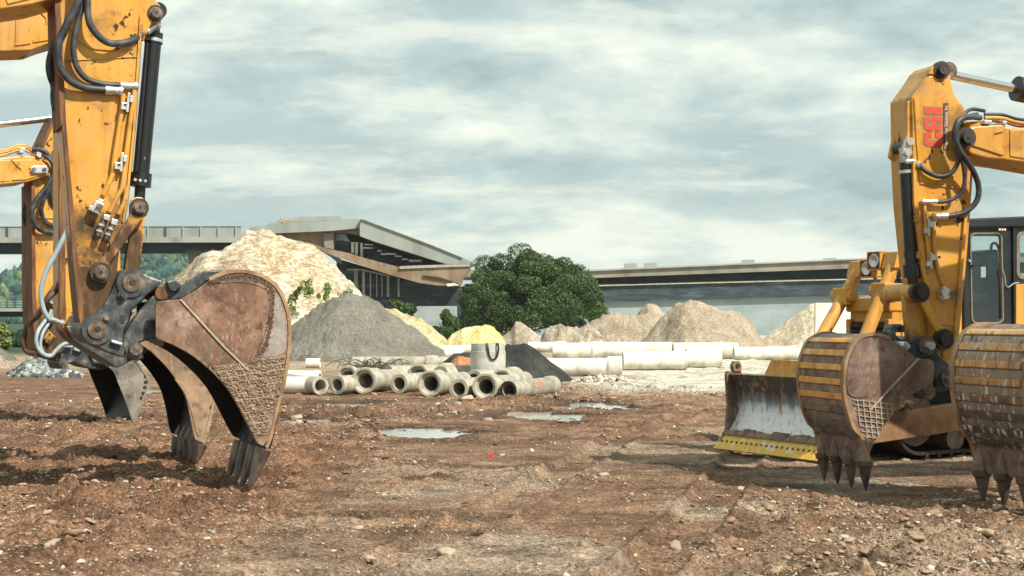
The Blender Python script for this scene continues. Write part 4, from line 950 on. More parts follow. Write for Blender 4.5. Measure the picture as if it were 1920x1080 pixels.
# bucket cylinder
c = cylr(A, ra, 'bucket_cylinder', 'barrel', (288, 70), (264, 330), .076)
cylr(A, c, 'barrel_collar', 'black_paint', (289, 62), (287.5, 82), .083); cylr(A, c, 'barrel_collar', 'black_paint', (264.5, 325), (262.5, 350), .10)
cylr(A, c, 'barrel_neck', 'black_paint', (291, 28), (288, 66), .055); cylr(A, c, 'rod', 'black_paint', (263, 348), (261, 388), .05); cylr(A, c, 'collar_ring', 'silver', (288.2, 73), (287.6, 79), .087)
for q in (-12, 0, 12):
    mb = MB(); A.pin(mb, 263+q*.8, 338+q*.1, .014, .085, .105, .1, 8); mb.build('bolt', M['silver'], c)
cylr(A, c, 'pressure_pipe', 'black_paint', (276, 80), (256, 322), .016, .09)
mb = MB(); A.pin(mb, 292, 25, .075, -.15, .15, 0); mb.build('cylinder_eye', M['black_paint'], c, .006)
# links
for s in (1, -1):
    ref = .30 if s > 0 else None
    pl(A, ra, 'link_arm', 'yellow_muddy', [(243, 384), (247, 373), (256, 369), (267, 370), (275, 378), (278, 392), (274, 404), (262, 415), (232, 458), (206, 494), (206, 512), (198, 524), (184, 526), (173, 518), (171, 505), (178, 493), (192, 482), (215, 450), (243, 404)], s*.25, s*.30, .01, ref)
    pl(A, ra, 'link_arm', 'yellow_muddy', [(252, 398), (270, 398), (268, 420), (263, 470), (258, 520), (258, 540), (236, 540), (233, 510), (238, 470), (246, 430)], s*.08, s*.17, .01, .17 if s > 0 else None)
bolt_pin(A, ra, 261, 389, .05, .30, boss='grease'); bolt_pin(A, ra, 188.5, 511, .055, .30, boss='grease')
# coupler and bucket hooks
cp = None
for s in (1, -1):
    q = pl(A, ra, 'coupler', 'dark_steel', S3([(740, 92), (780, 84), (830, 100), (960, 150), (950, 172), (885, 225), (830, 280), (782, 320), (768, 380), (740, 440), (730, 500), (742, 570), (735, 605), (640, 570), (560, 530), (500, 495), (478, 470), (474, 430), (510, 378), (570, 340), (610, 305), (660, 222), (700, 130)]), s*.29, s*.35, .012, .35 if s > 0 else None)
pl(A, ra, 'coupler_body', 'dark_steel', S3([(760, 200), (930, 170), (830, 280), (770, 340), (740, 430), (735, 600), (600, 545), (520, 490), (600, 420), (690, 330)]), -.29, .29, .012)
for x, y, r in ((783, 160, .13), (580, 437, .135)):
    (px, py), = S3([(x, y)])
    mb = MB(); A.pin(mb, px, py, r, -.36, .375, .375); mb.build('pin_boss', M['dark_steel'], ra, .008)
    mb = MB(); A.pin(mb, px, py, r*.62, .36, .392, .375); mb.build('pin', M['pin_steel'], ra, .006)
    mb = MB(); A.pin(mb, px, py, r*.2, .38, .396, .375); mb.build('pin_hole', M['grease'], ra)
for x, y in ((728, 232), (628, 367)):
    (px, py), = S3([(x, y)]); mb = MB(); A.pin(mb, px, py, .045, .35, .385, .35); A.pin(mb, px, py, .024, .35, .42, .35); mb.build('bolt', M['dark_steel'], ra, .004)
(px, py), = S3([(727, 378)]); mb = MB(); F_ = [(px-4, py-8), (px+4, py-8), (px+5, py), (px+4, py+8), (px-4, py+8), (px-5, py)]; A.pr(mb, F_, .345, .353, .35); mb.build('coupler_slot', M['grease'], ra)
pl(A, ra, 'coupler_lug', 'silver', S3([(665, 498), (730, 520), (728, 535), (662, 515)]), .34, .40, .006)
cut = S4([(722, 838), (690, 790), (640, 690), (590, 602), (520, 520), (425, 440), (330, 388), (268, 362), (263, 330), (262, 235), (266, 205), (285, 198), (372, 190)])
back = S4([(372, 190), (440, 150), (500, 106), (560, 78), (640, 68), (720, 86), (780, 122), (818, 175), (842, 245), (850, 330), (845, 430), (825, 560), (800, 650), (785, 720), (765, 800), (748, 842)])
gl = []
T = lambda i, j: (180+(515+i*52+j*14)/2.3475, 480+(482-i*8+j*40)/2.3475)
inside = lambda q: None
# weld grid, clipped by hand to the lower side plate
def gcl(rows):
    return [S4(r_) for r_ in rows]
gl0 = gcl([[(508, 487), (640, 468), (690, 500)], [(530, 512), (700, 492), (836, 436)], [(560, 545), (690, 520), (832, 470)], [(585, 580), (700, 552), (830, 508)], [(606, 612), (720, 585), (822, 545)], [(626, 645), (740, 610), (816, 582)], [(642, 680), (740, 650), (806, 620)], [(660, 716), (745, 684)], [(676, 752), (735, 725)],
          [(540, 484), (560, 545), (590, 590)], [(575, 478), (605, 560), (640, 680)], [(610, 472), (650, 570), (690, 770)], [(640, 470), (690, 590), (715, 760)], [(690, 500), (722, 590), (738, 700)], [(724, 450), (752, 560), (758, 640)], [(760, 446), (782, 540), (790, 620)], [(800, 440), (808, 520), (806, 600)], [(720, 448), (836, 430)], [(720, 448), (730, 500)], [(836, 430), (826, 520)]])
gl = hatch(S4([(514, 488), (640, 472), (700, 490), (728, 452), (832, 436), (822, 540), (804, 616), (768, 700), (742, 786), (696, 784), (642, 684), (592, 596)]), [(-8, 11.5, 3), (62, 13.5, 4)])
bucket(A, ra, back, cut, .98, BM, grid=gl, bead=S4([(372, 192), (470, 300), (560, 398), (668, 500)]), tl=S4([(672, 1036)])[0], patch=S4([(512, 486), (640, 470), (700, 488), (728, 450), (834, 434), (824, 540), (806, 620), (770, 700), (742, 790), (694, 788), (640, 686), (590, 598)]),
       inset=S4([(505, 122), (560, 102), (640, 95), (715, 108), (762, 138), (776, 172), (768, 280), (722, 410), (690, 470), (735, 430), (758, 300), (764, 190), (745, 150), (700, 128), (630, 116), (560, 122)]), wrap_from=8)
mb = MB(); A.pr(mb, smooth2(S4([(392, 202), (440, 168), (505, 124), (560, 104), (640, 97), (712, 110), (752, 140), (764, 190), (757, 300), (732, 425), (696, 462), (664, 486)]), 3), .488, .494, .49); mb.build('cheek_plate', M['bucket_red'], ra, .003)
mb = MB(); A.pr(mb, smooth2(S4([(772, 150), (800, 175), (822, 240), (832, 330), (829, 426), (726, 444), (752, 400), (768, 300), (776, 200)]), 3), .488, .493, .49); mb.build('cheek_plate', M['bucket_slate'], ra, .003)
g = np.random.default_rng(12); cv = smooth2(S4([(500, 118), (560, 98), (640, 92), (716, 105), (764, 138), (774, 200), (766, 300), (744, 390), (716, 436)]), 6); q = []
for x, y in cv:
    for r_ in range(26): s_, l_, z_ = A.p(x+g.normal(0, 2.0), y+g.normal(0, 2.4), .492); q.append((s_, l_, z_))
rocks('mud_ridge', np.array(q), g.uniform(.005, .015, len(q)), M['stone'], g, .7, 1, np.array([(.12, .076, .052)])*g.uniform(.6, 1.5, (len(q), 1)), ra)
g = np.random.default_rng(14); q = []
poly = S4([(514, 488), (640, 472), (700, 490), (728, 452), (832, 436), (822, 540), (804, 616), (768, 700), (742, 786), (696, 784), (642, 684), (592, 596)])
def inpoly(x, y, P):
    c = False
    for i in range(len(P)):
        (a, b), (c2, d2) = P[i], P[i-1]
        if (b > y) != (d2 > y) and x < (c2-a)*(y-b)/(d2-b)+a: c = not c
    return c
while len(q) < 1500:
    x, y = g.uniform(395, 540), g.uniform(660, 825)
    if inpoly(x, y, poly): q.append(A.p(x, y, .494))
rocks('mud_cake', np.array(q), g.uniform(.006, .017, len(q)), M['stone'], g, .8, 1, np.array([(.24, .165, .115)])*g.uniform(.6, 1.35, (len(q), 1)), ra)
hook = S4([(480, 66), (560, 62), (620, 66), (520, 92), (430, 155), (375, 190), (285, 198), (266, 205), (262, 240), (264, 362), (210, 372), (182, 385), (205, 425), (205, 450), (175, 462), (135, 440), (116, 390), (122, 350), (150, 300), (190, 245), (245, 180), (262, 170), (268, 135), (300, 112), (340, 105), (380, 130), (410, 110)])
for s in (1, -1): pl(A, ra, 'bucket_hook', 'dark_steel', hook, s*.22, s*.30, .012, .30 if s > 0 else None)
(px, py), = S4([(176, 408)]); mb = MB(); A.pin(mb, px, py, .06, -.36, .34, .32); mb.build('pin', M['pin_steel'], ra, .006)
(px, py), = S4([(290, 163)]); mb = MB(); A.pin(mb, px, py, .06, -.32, .325, .32); mb.build('pin', M['rust_edge'], ra, .006)
pl(A, ra, 'coupler_wedge', 'dark_steel', S4([(310, 112), (345, 104), (384, 128), (345, 158), (325, 150)]), .20, .37, .01)
# hoses, tubes, valves
hose(A, ra, S1([(0, 0)]) and [(165, -60, .40), (164, -10, .40), (165, 30, .40), (174, 55, .39), (195, 76, .37), (218, 82, .34), (248, 76, .28), (276, 58, .14), (288, 50, .12)], .032)
hose(A, ra, [(152, -60, .42), (147, 0, .42), (128, 40, .40), (112, 75, .38), (108, 100, .38), (114, 128, .36), (130, 150, .34), (158, 164, .31), (190, 168, .29), (218, 170, .28)], .034)
hose(A, ra, [(160, -60, .36), (157, 0, .36), (146, 40, .35), (138, 85, .34), (142, 120, .32), (160, 146, .30), (190, 157, .29), (222, 160, .28), (247, 161, .28)], .028)
hose(A, ra, [(122, 20, .1), (105, 75, .05), (94, 110, .02), (93, 135, .02), (102, 160, .0), (116, 172, .1)], .034, fit=False)
hose(A, ra, [(120, 120, -.1), (104, 160, -.12), (101, 185, -.1), (106, 208, -.1), (117, 218, 0)], .034, fit=False)
for pts in ([(231, 176, .29), (228, 210, .29), (214, 300, .29), (211, 328, .29), (193, 366, .29)], [(253, 165, .28), (240, 260, .28), (230, 345, .28), (222, 365, .28), (205, 398, .28)], [(237, 350, .29), (234, 376, .29), (222, 402, .29)]):
    mb = MB(); mb.tube([A.p(*q) for q in pts], .022, 10, 5); mb.build('hydraulic_tube', M['yellow'], ra)
clampb(A, ra, 240, 193, .27, 6); clampb(A, ra, 228, 305, .27, 6)
valve(A, ra, 183, 389, .25, 1.0, 26)
pl(A, ra, 'hose_fitting', 'silver', [(195, 402), (207, 404), (205, 414), (194, 411)], .26, .33, .005); pl(A, ra, 'hose_fitting', 'silver', [(210, 410), (222, 413), (219, 423), (208, 420)], .26, .33, .005)
for a, b in (((193, 412), (183, 444)), ((212, 420), (198, 450))):
    o = cylr(A, ra, 'coupling', 'pin_steel', a, b, .024, .30, 12)
    for t in (.25, .6, .95):
        p = V2(a).lerp(V2(b), t); p2 = V2(a).lerp(V2(b), t+.12); cylr(A, o, 'coupling_ring', 'silver' if t < .9 else 'black_paint', tuple(p), tuple(p2), .033, .30, 12)
mb = MB(); mb.tube([A.p(200, 447, .31), A.p(205, 455, .34), A.p(204, 470, .30), A.p(198, 478, .28)], .006, 6, 4); mb.build('cable', M['black_paint'], ra)
# ================= second excavator, behind
B_ = Frame(-3.72, 16.1, 27)
rb = empty('excavator', (B_.o.x, B_.o.y, 0), B_.a); tag(rb, 'middle left excavator half hidden behind the nearest one, with a tan brown toothed bucket', 'excavator', ML)
h = .24
pl(B_, rb, 'stick', 'yellow_far', [(104, -60), (108, 60), (113, 250), (113, 590), (120, 620), (132, 636), (150, 636), (164, 610), (190, 480), (214, 300), (236, 100), (246, -60)], -h, h, .012)
pl(B_, rb, 'flange', 'rust_edge', [(103, -60), (110, -60), (122, 250), (123, 560), (126, 610), (117, 610), (111, 590), (111, 250)], h-.01, h+.05, .004)
pl(B_, rb, 'flange', 'rust_edge', [(104, -60), (110, -60), (122, 250), (122, 590), (117, 610), (110, 590), (110, 250)], -h-.05, -h+.01, .004)
pl(B_, rb, 'boom', 'yellow', [(-520, -60), (-200, 20), (0, 33), (60, 25), (103, 16), (150, 10), (165, 40), (150, 72), (108, 77), (84, 84), (58, 94), (0, 96), (-520, 110)], -.32, .32, .012)
pl(B_, rb, 'boom_side_plate', 'yellow', [(30, 31), (58, 26), (58, 82), (28, 86)], .315, .335, .006)
pl(B_, rb, 'boom_side_plate', 'yellow', [(64, 24), (76, 24), (86, 34), (87, 48), (62, 74), (62, 80), (106, 73), (103, 18)], .315, .335, .006)
bolt_pin(B_, rb, 150, 40, .05, .33)
bolt_pin(B_, rb, 137, 603, .07, .27, boss='yellow_low')
pl(B_, rb, 'link_arm', 'yellow_low', [(124, 590), (132, 584), (146, 590), (150, 606), (144, 618), (130, 620), (122, 606)], .24, .30, .008)
pl(B_, rb, 'coupler', 'dark_steel', [(122, 610), (140, 612), (160, 640), (215, 650), (262, 610), (300, 590), (310, 640), (262, 668), (220, 690), (180, 665), (140, 640)], -.3, .34, .012)
c = cylr(B_, rb, 'bucket_cylinder', 'barrel', (232, 80), (214, 350), .08); cylr(B_, c, 'rod', 'chrome', (214, 350), (212, 420), .05)
for s in (1, -1): pl(B_, rb, 'link_arm', 'yellow_low', [(205, 410), (222, 412), (225, 540), (205, 600), (190, 560), (200, 500)], s*.1, s*.16, .008)
hose(B_, rb, [(133, 418, .34), (122, 440, .36), (104, 476, .36), (86, 510, .36), (77, 545, .36), (80, 575, .36), (92, 598, .36), (110, 604, .33)], .027, 'hose_pale')
hose(B_, rb, [(118, 500, -.1), (108, 540, .1), (90, 560, .2), (72, 590, .1), (52, 610, .0), (44, 640, .0), (50, 658, .0), (66, 664, 0.1)], .03, 'hose_brown', fit=False)
bt = dict(side=M['bucket_tan'], shell=M['bucket_brown'], rim=M['bucket_tan'], lip=M['bucket_brown'], inset=M['bucket_tan'])
bucket(B_, rb, [(262, 632), (300, 585), (350, 560), (396, 575), (416, 620), (412, 690), (402, 745), (394, 780), (386, 815), (380, 830)], [(368, 828), (362, 812), (354, 768), (342, 731), (316, 693), (287, 663), (260, 642), (262, 632)], 1.12, bt, tl=(366, 872), ntooth=5,
       inset=[(326, 710), (345, 722), (360, 745), (372, 790), (378, 815), (368, 812), (358, 770), (344, 735)], holes=[(398, 764, .03)])
# ================= third excavator, far left
C_ = Frame(-6.25, 22.6, 33)
rc = empty('excavator', (C_.o.x, C_.o.y, 0), C_.a); tag(rc, 'farthest left excavator with hanging hoses and a smooth grey ditching bucket', 'excavator', ML)
h = .26
pl(C_, rc, 'stick', 'yellow_mid', [(106, 212), (112, 216), (117, 240), (150, 330), (150, 600), (134, 680), (112, 678), (84, 670), (70, 655), (65, 600), (62, 560), (60, 345), (68, 300), (82, 268)], -h, h, .012)
pl(C_, rc, 'flange', 'rust_edge', [(59, 345), (65, 345), (68, 560), (71, 600), (74, 652), (68, 655), (62, 600), (60, 560)], -h-.04, h+.04, .004)
pl(C_, rc, 'flange', 'rust_edge', [(104, 214), (108, 218), (84, 272), (76, 284), (79, 268)], -h-.02, h+.03, .004)
pl(C_, rc, 'weld_seam', 'yellow', [(68, 408), (114, 407), (114, 409), (68, 410)], h, h+.02, .003)
bolt_pin(C_, rc, 109, 223, .05, .27, mat='silver')
cylr(C_, rc, 'rod', 'chrome', (-420, 283), (107, 220), .055)
pl(C_, rc, 'boom', 'yellow', [(-400, 290), (-120, 293), (0, 297), (40, 292), (66, 294), (90, 304), (97, 316), (92, 328), (74, 334), (52, 341), (0, 346), (-120, 352), (-400, 370)], -.40, .40, .015)
pl(C_, rc, 'boom_side_plate', 'yellow', [(22, 300), (32, 312), (40, 318), (40, 324), (28, 332), (22, 338), (50, 337), (88, 325), (92, 316), (84, 306), (62, 299)], .395, .42, .008)
pl(C_, rc, 'boom_side_plate', 'yellow', [(-60, 302), (20, 300), (20, 340), (-60, 345)], .395, .41, .008)
pl(C_, rc, 'pin_lock', 'silver', [(58, 314), (62, 311), (88, 311), (92, 318), (88, 325), (62, 325), (57, 321)], .42, .46, .01)
for x in (63, 83):
    mb = MB(); C_.pin(mb, x, 318, .03, .46, .49, .46); mb.build('bolt', M['pin_steel'], rc)
for dy, l in ((0, .2), (4, .3), (9, .38)):
    mb = MB(); mb.tube([C_.p(-400, 292+dy, l), C_.p(-80, 285+dy, l), C_.p(0, 283+dy, l), (C_.p(38, 272+dy, l)), C_.p(60, 279+dy, l), C_.p(78, 288+dy, l)], .022, 8, 4); mb.build('hydraulic_tube', M['yellow'], rc)
pl(C_, rc, 'hose_clamp', 'silver', [(38, 276), (48, 278), (46, 288), (36, 286)], .2, .45, .006); pl(C_, rc, 'hose_clamp', 'silver', [(70, 282), (80, 286), (76, 297), (68, 292)], .2, .45, .006)
hose(C_, rc, [(60, 280, .4), (82, 283, .45), (96, 300, .45), (101, 320, .45), (92, 345, .44), (70, 372, .42), (60, 395, .42), (63, 415, .40), (78, 432, .36), (104, 437, .32)], .04, fit=False)
hose(C_, rc, [(75, 285, .4), (94, 300, .48), (101, 315, .48), (95, 345, .44), (80, 380, .40), (78, 400, .36), (88, 418, .32), (112, 426, .30)], .034, fit=False)
hose(C_, rc, [(100, 310, .3), (104, 335, .36), (97, 355, .34), (98, 378, .30), (112, 396, .28)], .034, fit=False)
hose(C_, rc, [(58, 372, -.1), (48, 390, -.1), (46, 408, -.1), (52, 424, -.1), (62, 430, 0)], .045, fit=False)
valve(C_, rc, 98, 560, .28, .8, 30); valve(C_, rc, 108, 573, .28, .55, 30)
for a, b in (((97, 580), (90, 602)), ((104, 583), (96, 606))):
    o = cylr(C_, rc, 'coupling', 'silver', a, b, .034, .32, 10)
pl(C_, rc, 'mounting_plate', 'yellow_low', [(92, 620), (105, 632), (92, 648), (80, 636)], .26, .33, .008)
for x, y in ((93, 626), (100, 633), (85, 636), (91, 643)):
    mb = MB(); C_.pin(mb, x, y, .014, .33, .35, .33, 8); mb.build('bolt', M['grease'], rc)
hose(C_, rc, [(86, 600, .3), (72, 620, .4), (68, 640, .42), (76, 660, .44), (94, 668, .44), (106, 656, .44), (120, 645, .44), (138, 642, .44)], .03, 'hose_pale', fit=False)
hose(C_, rc, [(92, 606, .3), (80, 625, .36), (76, 648, .40), (84, 664, .42), (100, 664, .42), (112, 650, .42), (136, 650, .42)], .024, 'hose_pale', fit=False)
hose(C_, rc, [(110, 520, .3), (100, 540, .4), (86, 560, .4), (82, 575, .3)], .03, fit=False)
pl(C_, rc, 'coupler', 'dark_steel', S3([(440, 500), (500, 510), (560, 570), (640, 590), (690, 600), (650, 660), (610, 680), (520, 665), (440, 630), (400, 640), (395, 670), (370, 675), (350, 640), (360, 590), (400, 540)]), -.34, .34, .012)
pl(C_, rc, 'coupler_plate', 'dark_steel', S3([(535, 578), (565, 580), (580, 610), (600, 640), (565, 640), (545, 610)]), .34, .40, .008)
pl(C_, rc, 'hose_fitting', 'silver', S3([(445, 535), (500, 530), (500, 555), (470, 570), (440, 560)]), .34, .42, .006); pl(C_, rc, 'hose_fitting', 'silver', S3([(590, 565), (660, 575), (655, 610), (610, 645), (590, 610)]), .34, .42, .01)
(px, py), = S3([(385, 655)]); mb = MB(); C_.pin(mb, px, py, .05, -.40, .36, .34); mb.build('pin', M['pin_steel'], rc)
bg_ = dict(side=M['bucket_grey'], shell=M['bucket_grey'], rim=M['bucket_grey'], lip=M['bucket_shade'], inset=M['bucket_grey'])
bk_ = bucket(C_, rc, S3([(620, 640), (660, 604), (720, 610), (800, 622), (850, 685), (884, 742), (872, 800), (842, 870), (818, 940), (800, 988)]), S3([(800, 988), (790, 985), (755, 880), (700, 745), (678, 690), (640, 660), (620, 640)]), 1.35, bg_, ntooth=0,
       inset=S3([(660, 608), (672, 620), (705, 680), (712, 735), (770, 850), (815, 935), (796, 988), (788, 984), (752, 880), (698, 745), (676, 690), (625, 640)]), holes=[(x/3.176, 480+y/3.176, .03) for x, y in ((866, 715), (868, 752), (862, 783), (852, 818), (842, 846))])
F_ = None
# ================= right excavator
D = Frame(3.19, 13.72, 194.8)
rd = empty('excavator', (D.o.x, D.o.y, 0), D.a); tag(rd, 'right excavator with red lettering on its upright arm and a striped rusty bucket', 'excavator', ML)
T2 = lambda pts: [(1640+x/3.484, 90+y/3.484) for x, y in pts]
T3 = lambda pts: [(1520+x/3.8575, 380+y/3.8575) for x, y in pts]
T4 = lambda pts: [(1320+x/2.7, 580+y/2.7) for x, y in pts]
T5 = lambda pts: [(1640+x/5.4, 520+y/5.4) for x, y in pts]
h = .21
arm = T2([(245, 320), (350, 172), (372, 135), (405, 105), (437, 98), (470, 112), (488, 145), (494, 185), (520, 300), (582, 385), (610, 480), (636, 690), (622, 900), (603, 1080)])+[(1805, 470), (1793, 613), (1790, 690), (1786, 716), (1778, 726), (1768, 716), (1762, 690), (1752, 620), (1738, 545), (1728, 500), (1716, 380), (1712, 300)]
pl(D, rd, 'stick', 'yellow', arm, -h, h, .012)
pl(D, rd, 'cheek_plate', 'yellow', T2([(258, 330), (355, 185), (385, 180), (560, 375), (590, 440), (560, 480), (515, 560), (500, 640), (545, 760), (500, 905), (300, 880), (275, 640)]), h-.004, h+.014, .008)
pl(D, rd, 'weld_seam', 'yellow', T2([(300, 880), (610, 920), (610, 928), (300, 888)]), h, h+.014, .003)
pl(D, rd, 'weld_seam', 'yellow', [(1762, 606), (1790, 609), (1790, 611), (1762, 608)], h, h+.014, .003)
for s in (1, -1):
    pl(D, rd, 'flange', 'yellow', [(1797, 290), (1822, 291), (1815, 400), (1805, 520), (1793, 640), (1788, 640), (1801, 500), (1810, 390), (1815, 300)], s*(h-.01), s*(h+.03), .004, h+.03 if s > 0 else None)
    pl(D, rd, 'flange', 'rust_edge' if s < 0 else 'yellow', [(1712, 300), (1718, 300), (1722, 380), (1736, 505), (1744, 545), (1738, 545), (1728, 500), (1714, 380)], s*(h-.01), s*(h+.03), .004, h+.03 if s > 0 else None)
    pl(D, rd, 'cylinder_ear', 'yellow', T2([(215, 345), (246, 345), (262, 600), (262, 690), (240, 720), (205, 715), (185, 690), (195, 640), (212, 560)]), s*.12, s*.18, .008, .18 if s > 0 else .12)
pl(D, rd, 'nose_cap', 'yellow', T2([(352, 170), (372, 132), (405, 104), (437, 97), (470, 112), (489, 146), (486, 186), (455, 182), (410, 182), (386, 175)]), h-.01, h+.025, .01)
bolt_pin(D, rd, 1765.5, 131, .05, .235, mat='grease', boss='grease')
pl(D, rd, 'link_plate', 'silver', T2([(205, 600), (222, 585), (240, 592), (244, 650), (232, 700), (205, 705), (188, 690), (195, 645)]), .18, .22, .008)
for x, y in ((226, 612), (213, 682)):
    (px, py), = T2([(x, y)]); mb = MB(); D.pin(mb, px, py, .038, .22, .25, .22, 16); mb.build('bolt', M['silver'], rd, .004)
# stick cylinder rod and boom going right
c = cylr(D, rd, 'stick_cylinder', 'black_paint', (1908, 167), (2400, 262), .10)
cylr(D, c, 'rod', 'chrome', (1772, 138), (1912, 168), .046); cylr(D, c, 'barrel_collar', 'black_paint', (1905, 166), (1924, 170), .125)
mb = MB(); D.pin(mb, 1768, 136, .085, -.12, .12, 0); mb.build('cylinder_eye', M['pin_steel'], c, .006)
pl(D, rd, 'boom', 'yellow', [(1800, 256), (1806, 244), (1818, 238), (1850, 233), (1885, 238), (1920, 239), (2150, 215), (2600, 240), (2600, 420), (2150, 345), (1920, 304), (1885, 299), (1850, 296), (1822, 288), (1806, 272)], -.30, .30, .014)
pl(D, rd, 'boom_side_plate', 'yellow', T2([(575, 545), (660, 515), (855, 500), (860, 530), (840, 548), (785, 560), (768, 590), (775, 625), (800, 650), (850, 670), (850, 695), (830, 700), (650, 640), (585, 600)]), .295, .318, .008)
pl(D, rd, 'boom_side_plate', 'yellow', [(1894, 243), (1960, 241), (2300, 250), (2300, 340), (1960, 304), (1894, 293)], .295, .312, .008)
bolt_pin(D, rd, 1811.5, 258, .06, .318, mat='grease', boss='grease')
for k_, (dy, l) in enumerate(((0, .28), (5, .22), (-6, .15))):
    mb = MB(); mb.tube([D.p(1846, 221+dy, l), D.p(1880, 222+dy, l), D.p(1915, 231+dy, l), D.p(1990, 232+dy, l)], .02, 8, 4); mb.build('hydraulic_tube', M['yellow'] if k_ < 2 else M['black_paint'], rd)
pl(D, rd, 'hose_clamp', 'silver', [(1846, 225), (1860, 226), (1860, 233), (1846, 232)], .1, .33, .005); pl(D, rd, 'hose_clamp', 'silver', [(1881, 227), (1888, 227), (1888, 233), (1881, 233)], .1, .33, .005); pl(D, rd, 'hose_clamp', 'yellow', [(1818, 228), (1838, 227), (1838, 238), (1818, 240)], .1, .30, .005)
# bucket cylinder
c = cylr(D, rd, 'bucket_cylinder', 'barrel', (1698, 305), (1709, 500), .060, .15)
cylr(D, c, 'barrel_collar', 'black_paint', (1708.5, 496), (1710, 520), .080, .15); cylr(D, c, 'rod', 'black_paint', (1710, 518), (1713, 548), .050, .15); cylr(D, c, 'barrel_neck', 'silver', (1693, 276), (1698, 308), .042, .15)
cylr(D, c, 'collar_ring', 'silver', (1698.4, 319), (1698.8, 325), .066, .15); cylr(D, c, 'collar_ring', 'black_paint', (1707, 470), (1707.6, 482), .064, .15)
cylr(D, c, 'hose_fitting', 'silver', (1698, 303), (1713, 303), .03, .20, 8)
mb = MB(); D.pin(mb, 1692, 276, .06, -.11, .11, 0); mb.build('cylinder_eye', M['dark_steel'], c, .005)
# links
for s in (1, -1):
    pl(D, rd, 'link_arm', 'yellow_low', T5([(405, 150), (412, 95), (445, 65), (495, 72), (522, 110), (530, 170), (590, 330), (650, 440), (760, 580), (765, 640), (730, 690), (690, 690), (650, 660), (640, 570), (560, 430), (480, 270), (420, 210)]), s*.215, s*.26, .01, .26 if s > 0 else None)
    pl(D, rd, 'link_arm', 'yellow_low', T5([(300, 100), (345, 95), (420, 110), (425, 215), (505, 330), (520, 600), (430, 630), (340, 650), (310, 330), (300, 220)]), s*.06, s*.13, .01, .13 if s > 0 else None)
bolt_pin(D, rd, 1725.5, 548, .058, .262, mat='grease', boss='grease'); bolt_pin(D, rd, 1770, 636, .06, .262, mat='grease', boss='grease')
mb = MB(); D.pin(mb, 1716, 548, .085, -.28, .20, .2); mb.build('pin', M['yellow_low'], rd, .006)
mb = MB(); D.pin(mb, 1770, 664, .03, h, h+.03, h); mb.build('grease_nipple', M['yellow'], rd)
# coupler
for s in (1, -1):
    pl(D, rd, 'coupler', 'blue_steel', T4([(1010, 190), (1060, 155), (1105, 140), (1150, 148), (1175, 175), (1185, 225), (1250, 285), (1262, 340), (1250, 380), (1215, 412), (1175, 420), (1168, 300), (1155, 255), (1085, 246), (1030, 225)]), s*.24, s*.30, .012, .30 if s > 0 else None)
for x, y, r in ((1133, 184, .09), (1240, 350, .085)):
    (px, py), = T4([(x, y)])
    mb = MB(); D.pin(mb, px, py, r, -.32, .33, .33); mb.build('pin_boss', M['pin_steel'], rd, .01)
    mb = MB(); D.pin(mb, px, py, r*.48, .3, .40, .33, 6); mb.build('pin', M['silver'], rd, .006)
pl(D, rd, 'coupler_body', 'blue_steel', T4([(1040, 195), (1120, 160), (1180, 240), (1240, 300), (1200, 400), (1170, 400), (1160, 260), (1090, 240)]), -.24, .24, .01)
pl(D, rd, 'coupler_hook', 'dark_steel', T5([(225, 640), (170, 610), (145, 560), (160, 505), (200, 475), (260, 472), (310, 490), (326, 520), (310, 550), (285, 560), (268, 548), (285, 525), (262, 508), (228, 515), (215, 545), (222, 590), (270, 630), (340, 625), (350, 650), (280, 680)]), -.06, .08, .014)
pl(D, rd, 'coupler_wedge', 'silver', T5([(200, 640), (270, 650), (265, 690), (225, 680)]), -.1, .26, .012); pl(D, rd, 'coupler_wedge', 'silver', T5([(290, 650), (320, 645), (375, 700), (330, 745), (275, 700)]), .0, .34, .012)
pl(D, rd, 'bucket_hook', 'bucket_brown', T4([(1160, 372), (1162, 390), (1176, 402), (1174, 435), (1150, 458), (1120, 456), (1106, 436), (1112, 420), (1128, 432), (1140, 428), (1140, 408), (1120, 398)]), .1, .30, .01)
(px, py), = T4([(1130, 415)]); mb = MB(); D.pin(mb, px, py, .035, -.3, .32, .3); mb.build('pin', M['bucket_brown'], rd)
bd = dict(side=M['bucket_brown'], shell=M['bucket_brown'], rim=M['rim'], lip=M['bucket_brown'], inset=M['bucket_brown'])
g2 = [T4(r_) for r_ in [[(752, 448), (985, 488)], [(760, 474), (962, 512)], [(768, 500), (944, 536)], [(776, 526), (926, 560)], [(784, 552), (908, 584)], [(792, 578), (894, 606)], [(800, 604), (882, 630)], [(806, 632), (870, 654)], [(812, 660), (858, 678)],
      [(775, 452), (812, 640)], [(803, 456), (824, 690)], [(832, 462), (842, 690)], [(862, 468), (862, 660)], [(892, 472), (882, 630)], [(922, 478), (906, 590)], [(952, 482), (934, 548)], [(980, 488), (962, 516)]]]
g2 = hatch(T4([(750, 448), (860, 462), (985, 488), (942, 545), (898, 608), (864, 668), (838, 694), (818, 694), (800, 636), (770, 520)]), [(7, 9.5, 3), (84, 10.5, 3)])
backD = T4([(1010, 192), (940, 150), (880, 128), (830, 130), (795, 145), (760, 172), (735, 222), (717, 290), (712, 400), (728, 500), (762, 600), (798, 640), (818, 710), (830, 770)])
bucket(D, rd, backD, T4([(838, 762), (845, 715), (862, 680), (900, 610), (960, 530), (1042, 440), (1118, 400), (1160, 372), (1162, 262), (1080, 247), (1010, 192)]), .95, bd, bars=(.22, .86, 15), grid=g2, bead=T4([(1085, 248), (960, 380), (880, 465), (842, 505)]), tl=T4([(838, 922)])[0], tooth_kind='cone',
       inset=T4([(740, 240), (760, 195), (795, 160), (800, 230), (790, 300), (800, 370), (830, 440), (740, 440), (722, 380), (724, 300)]), wrap_from=4)
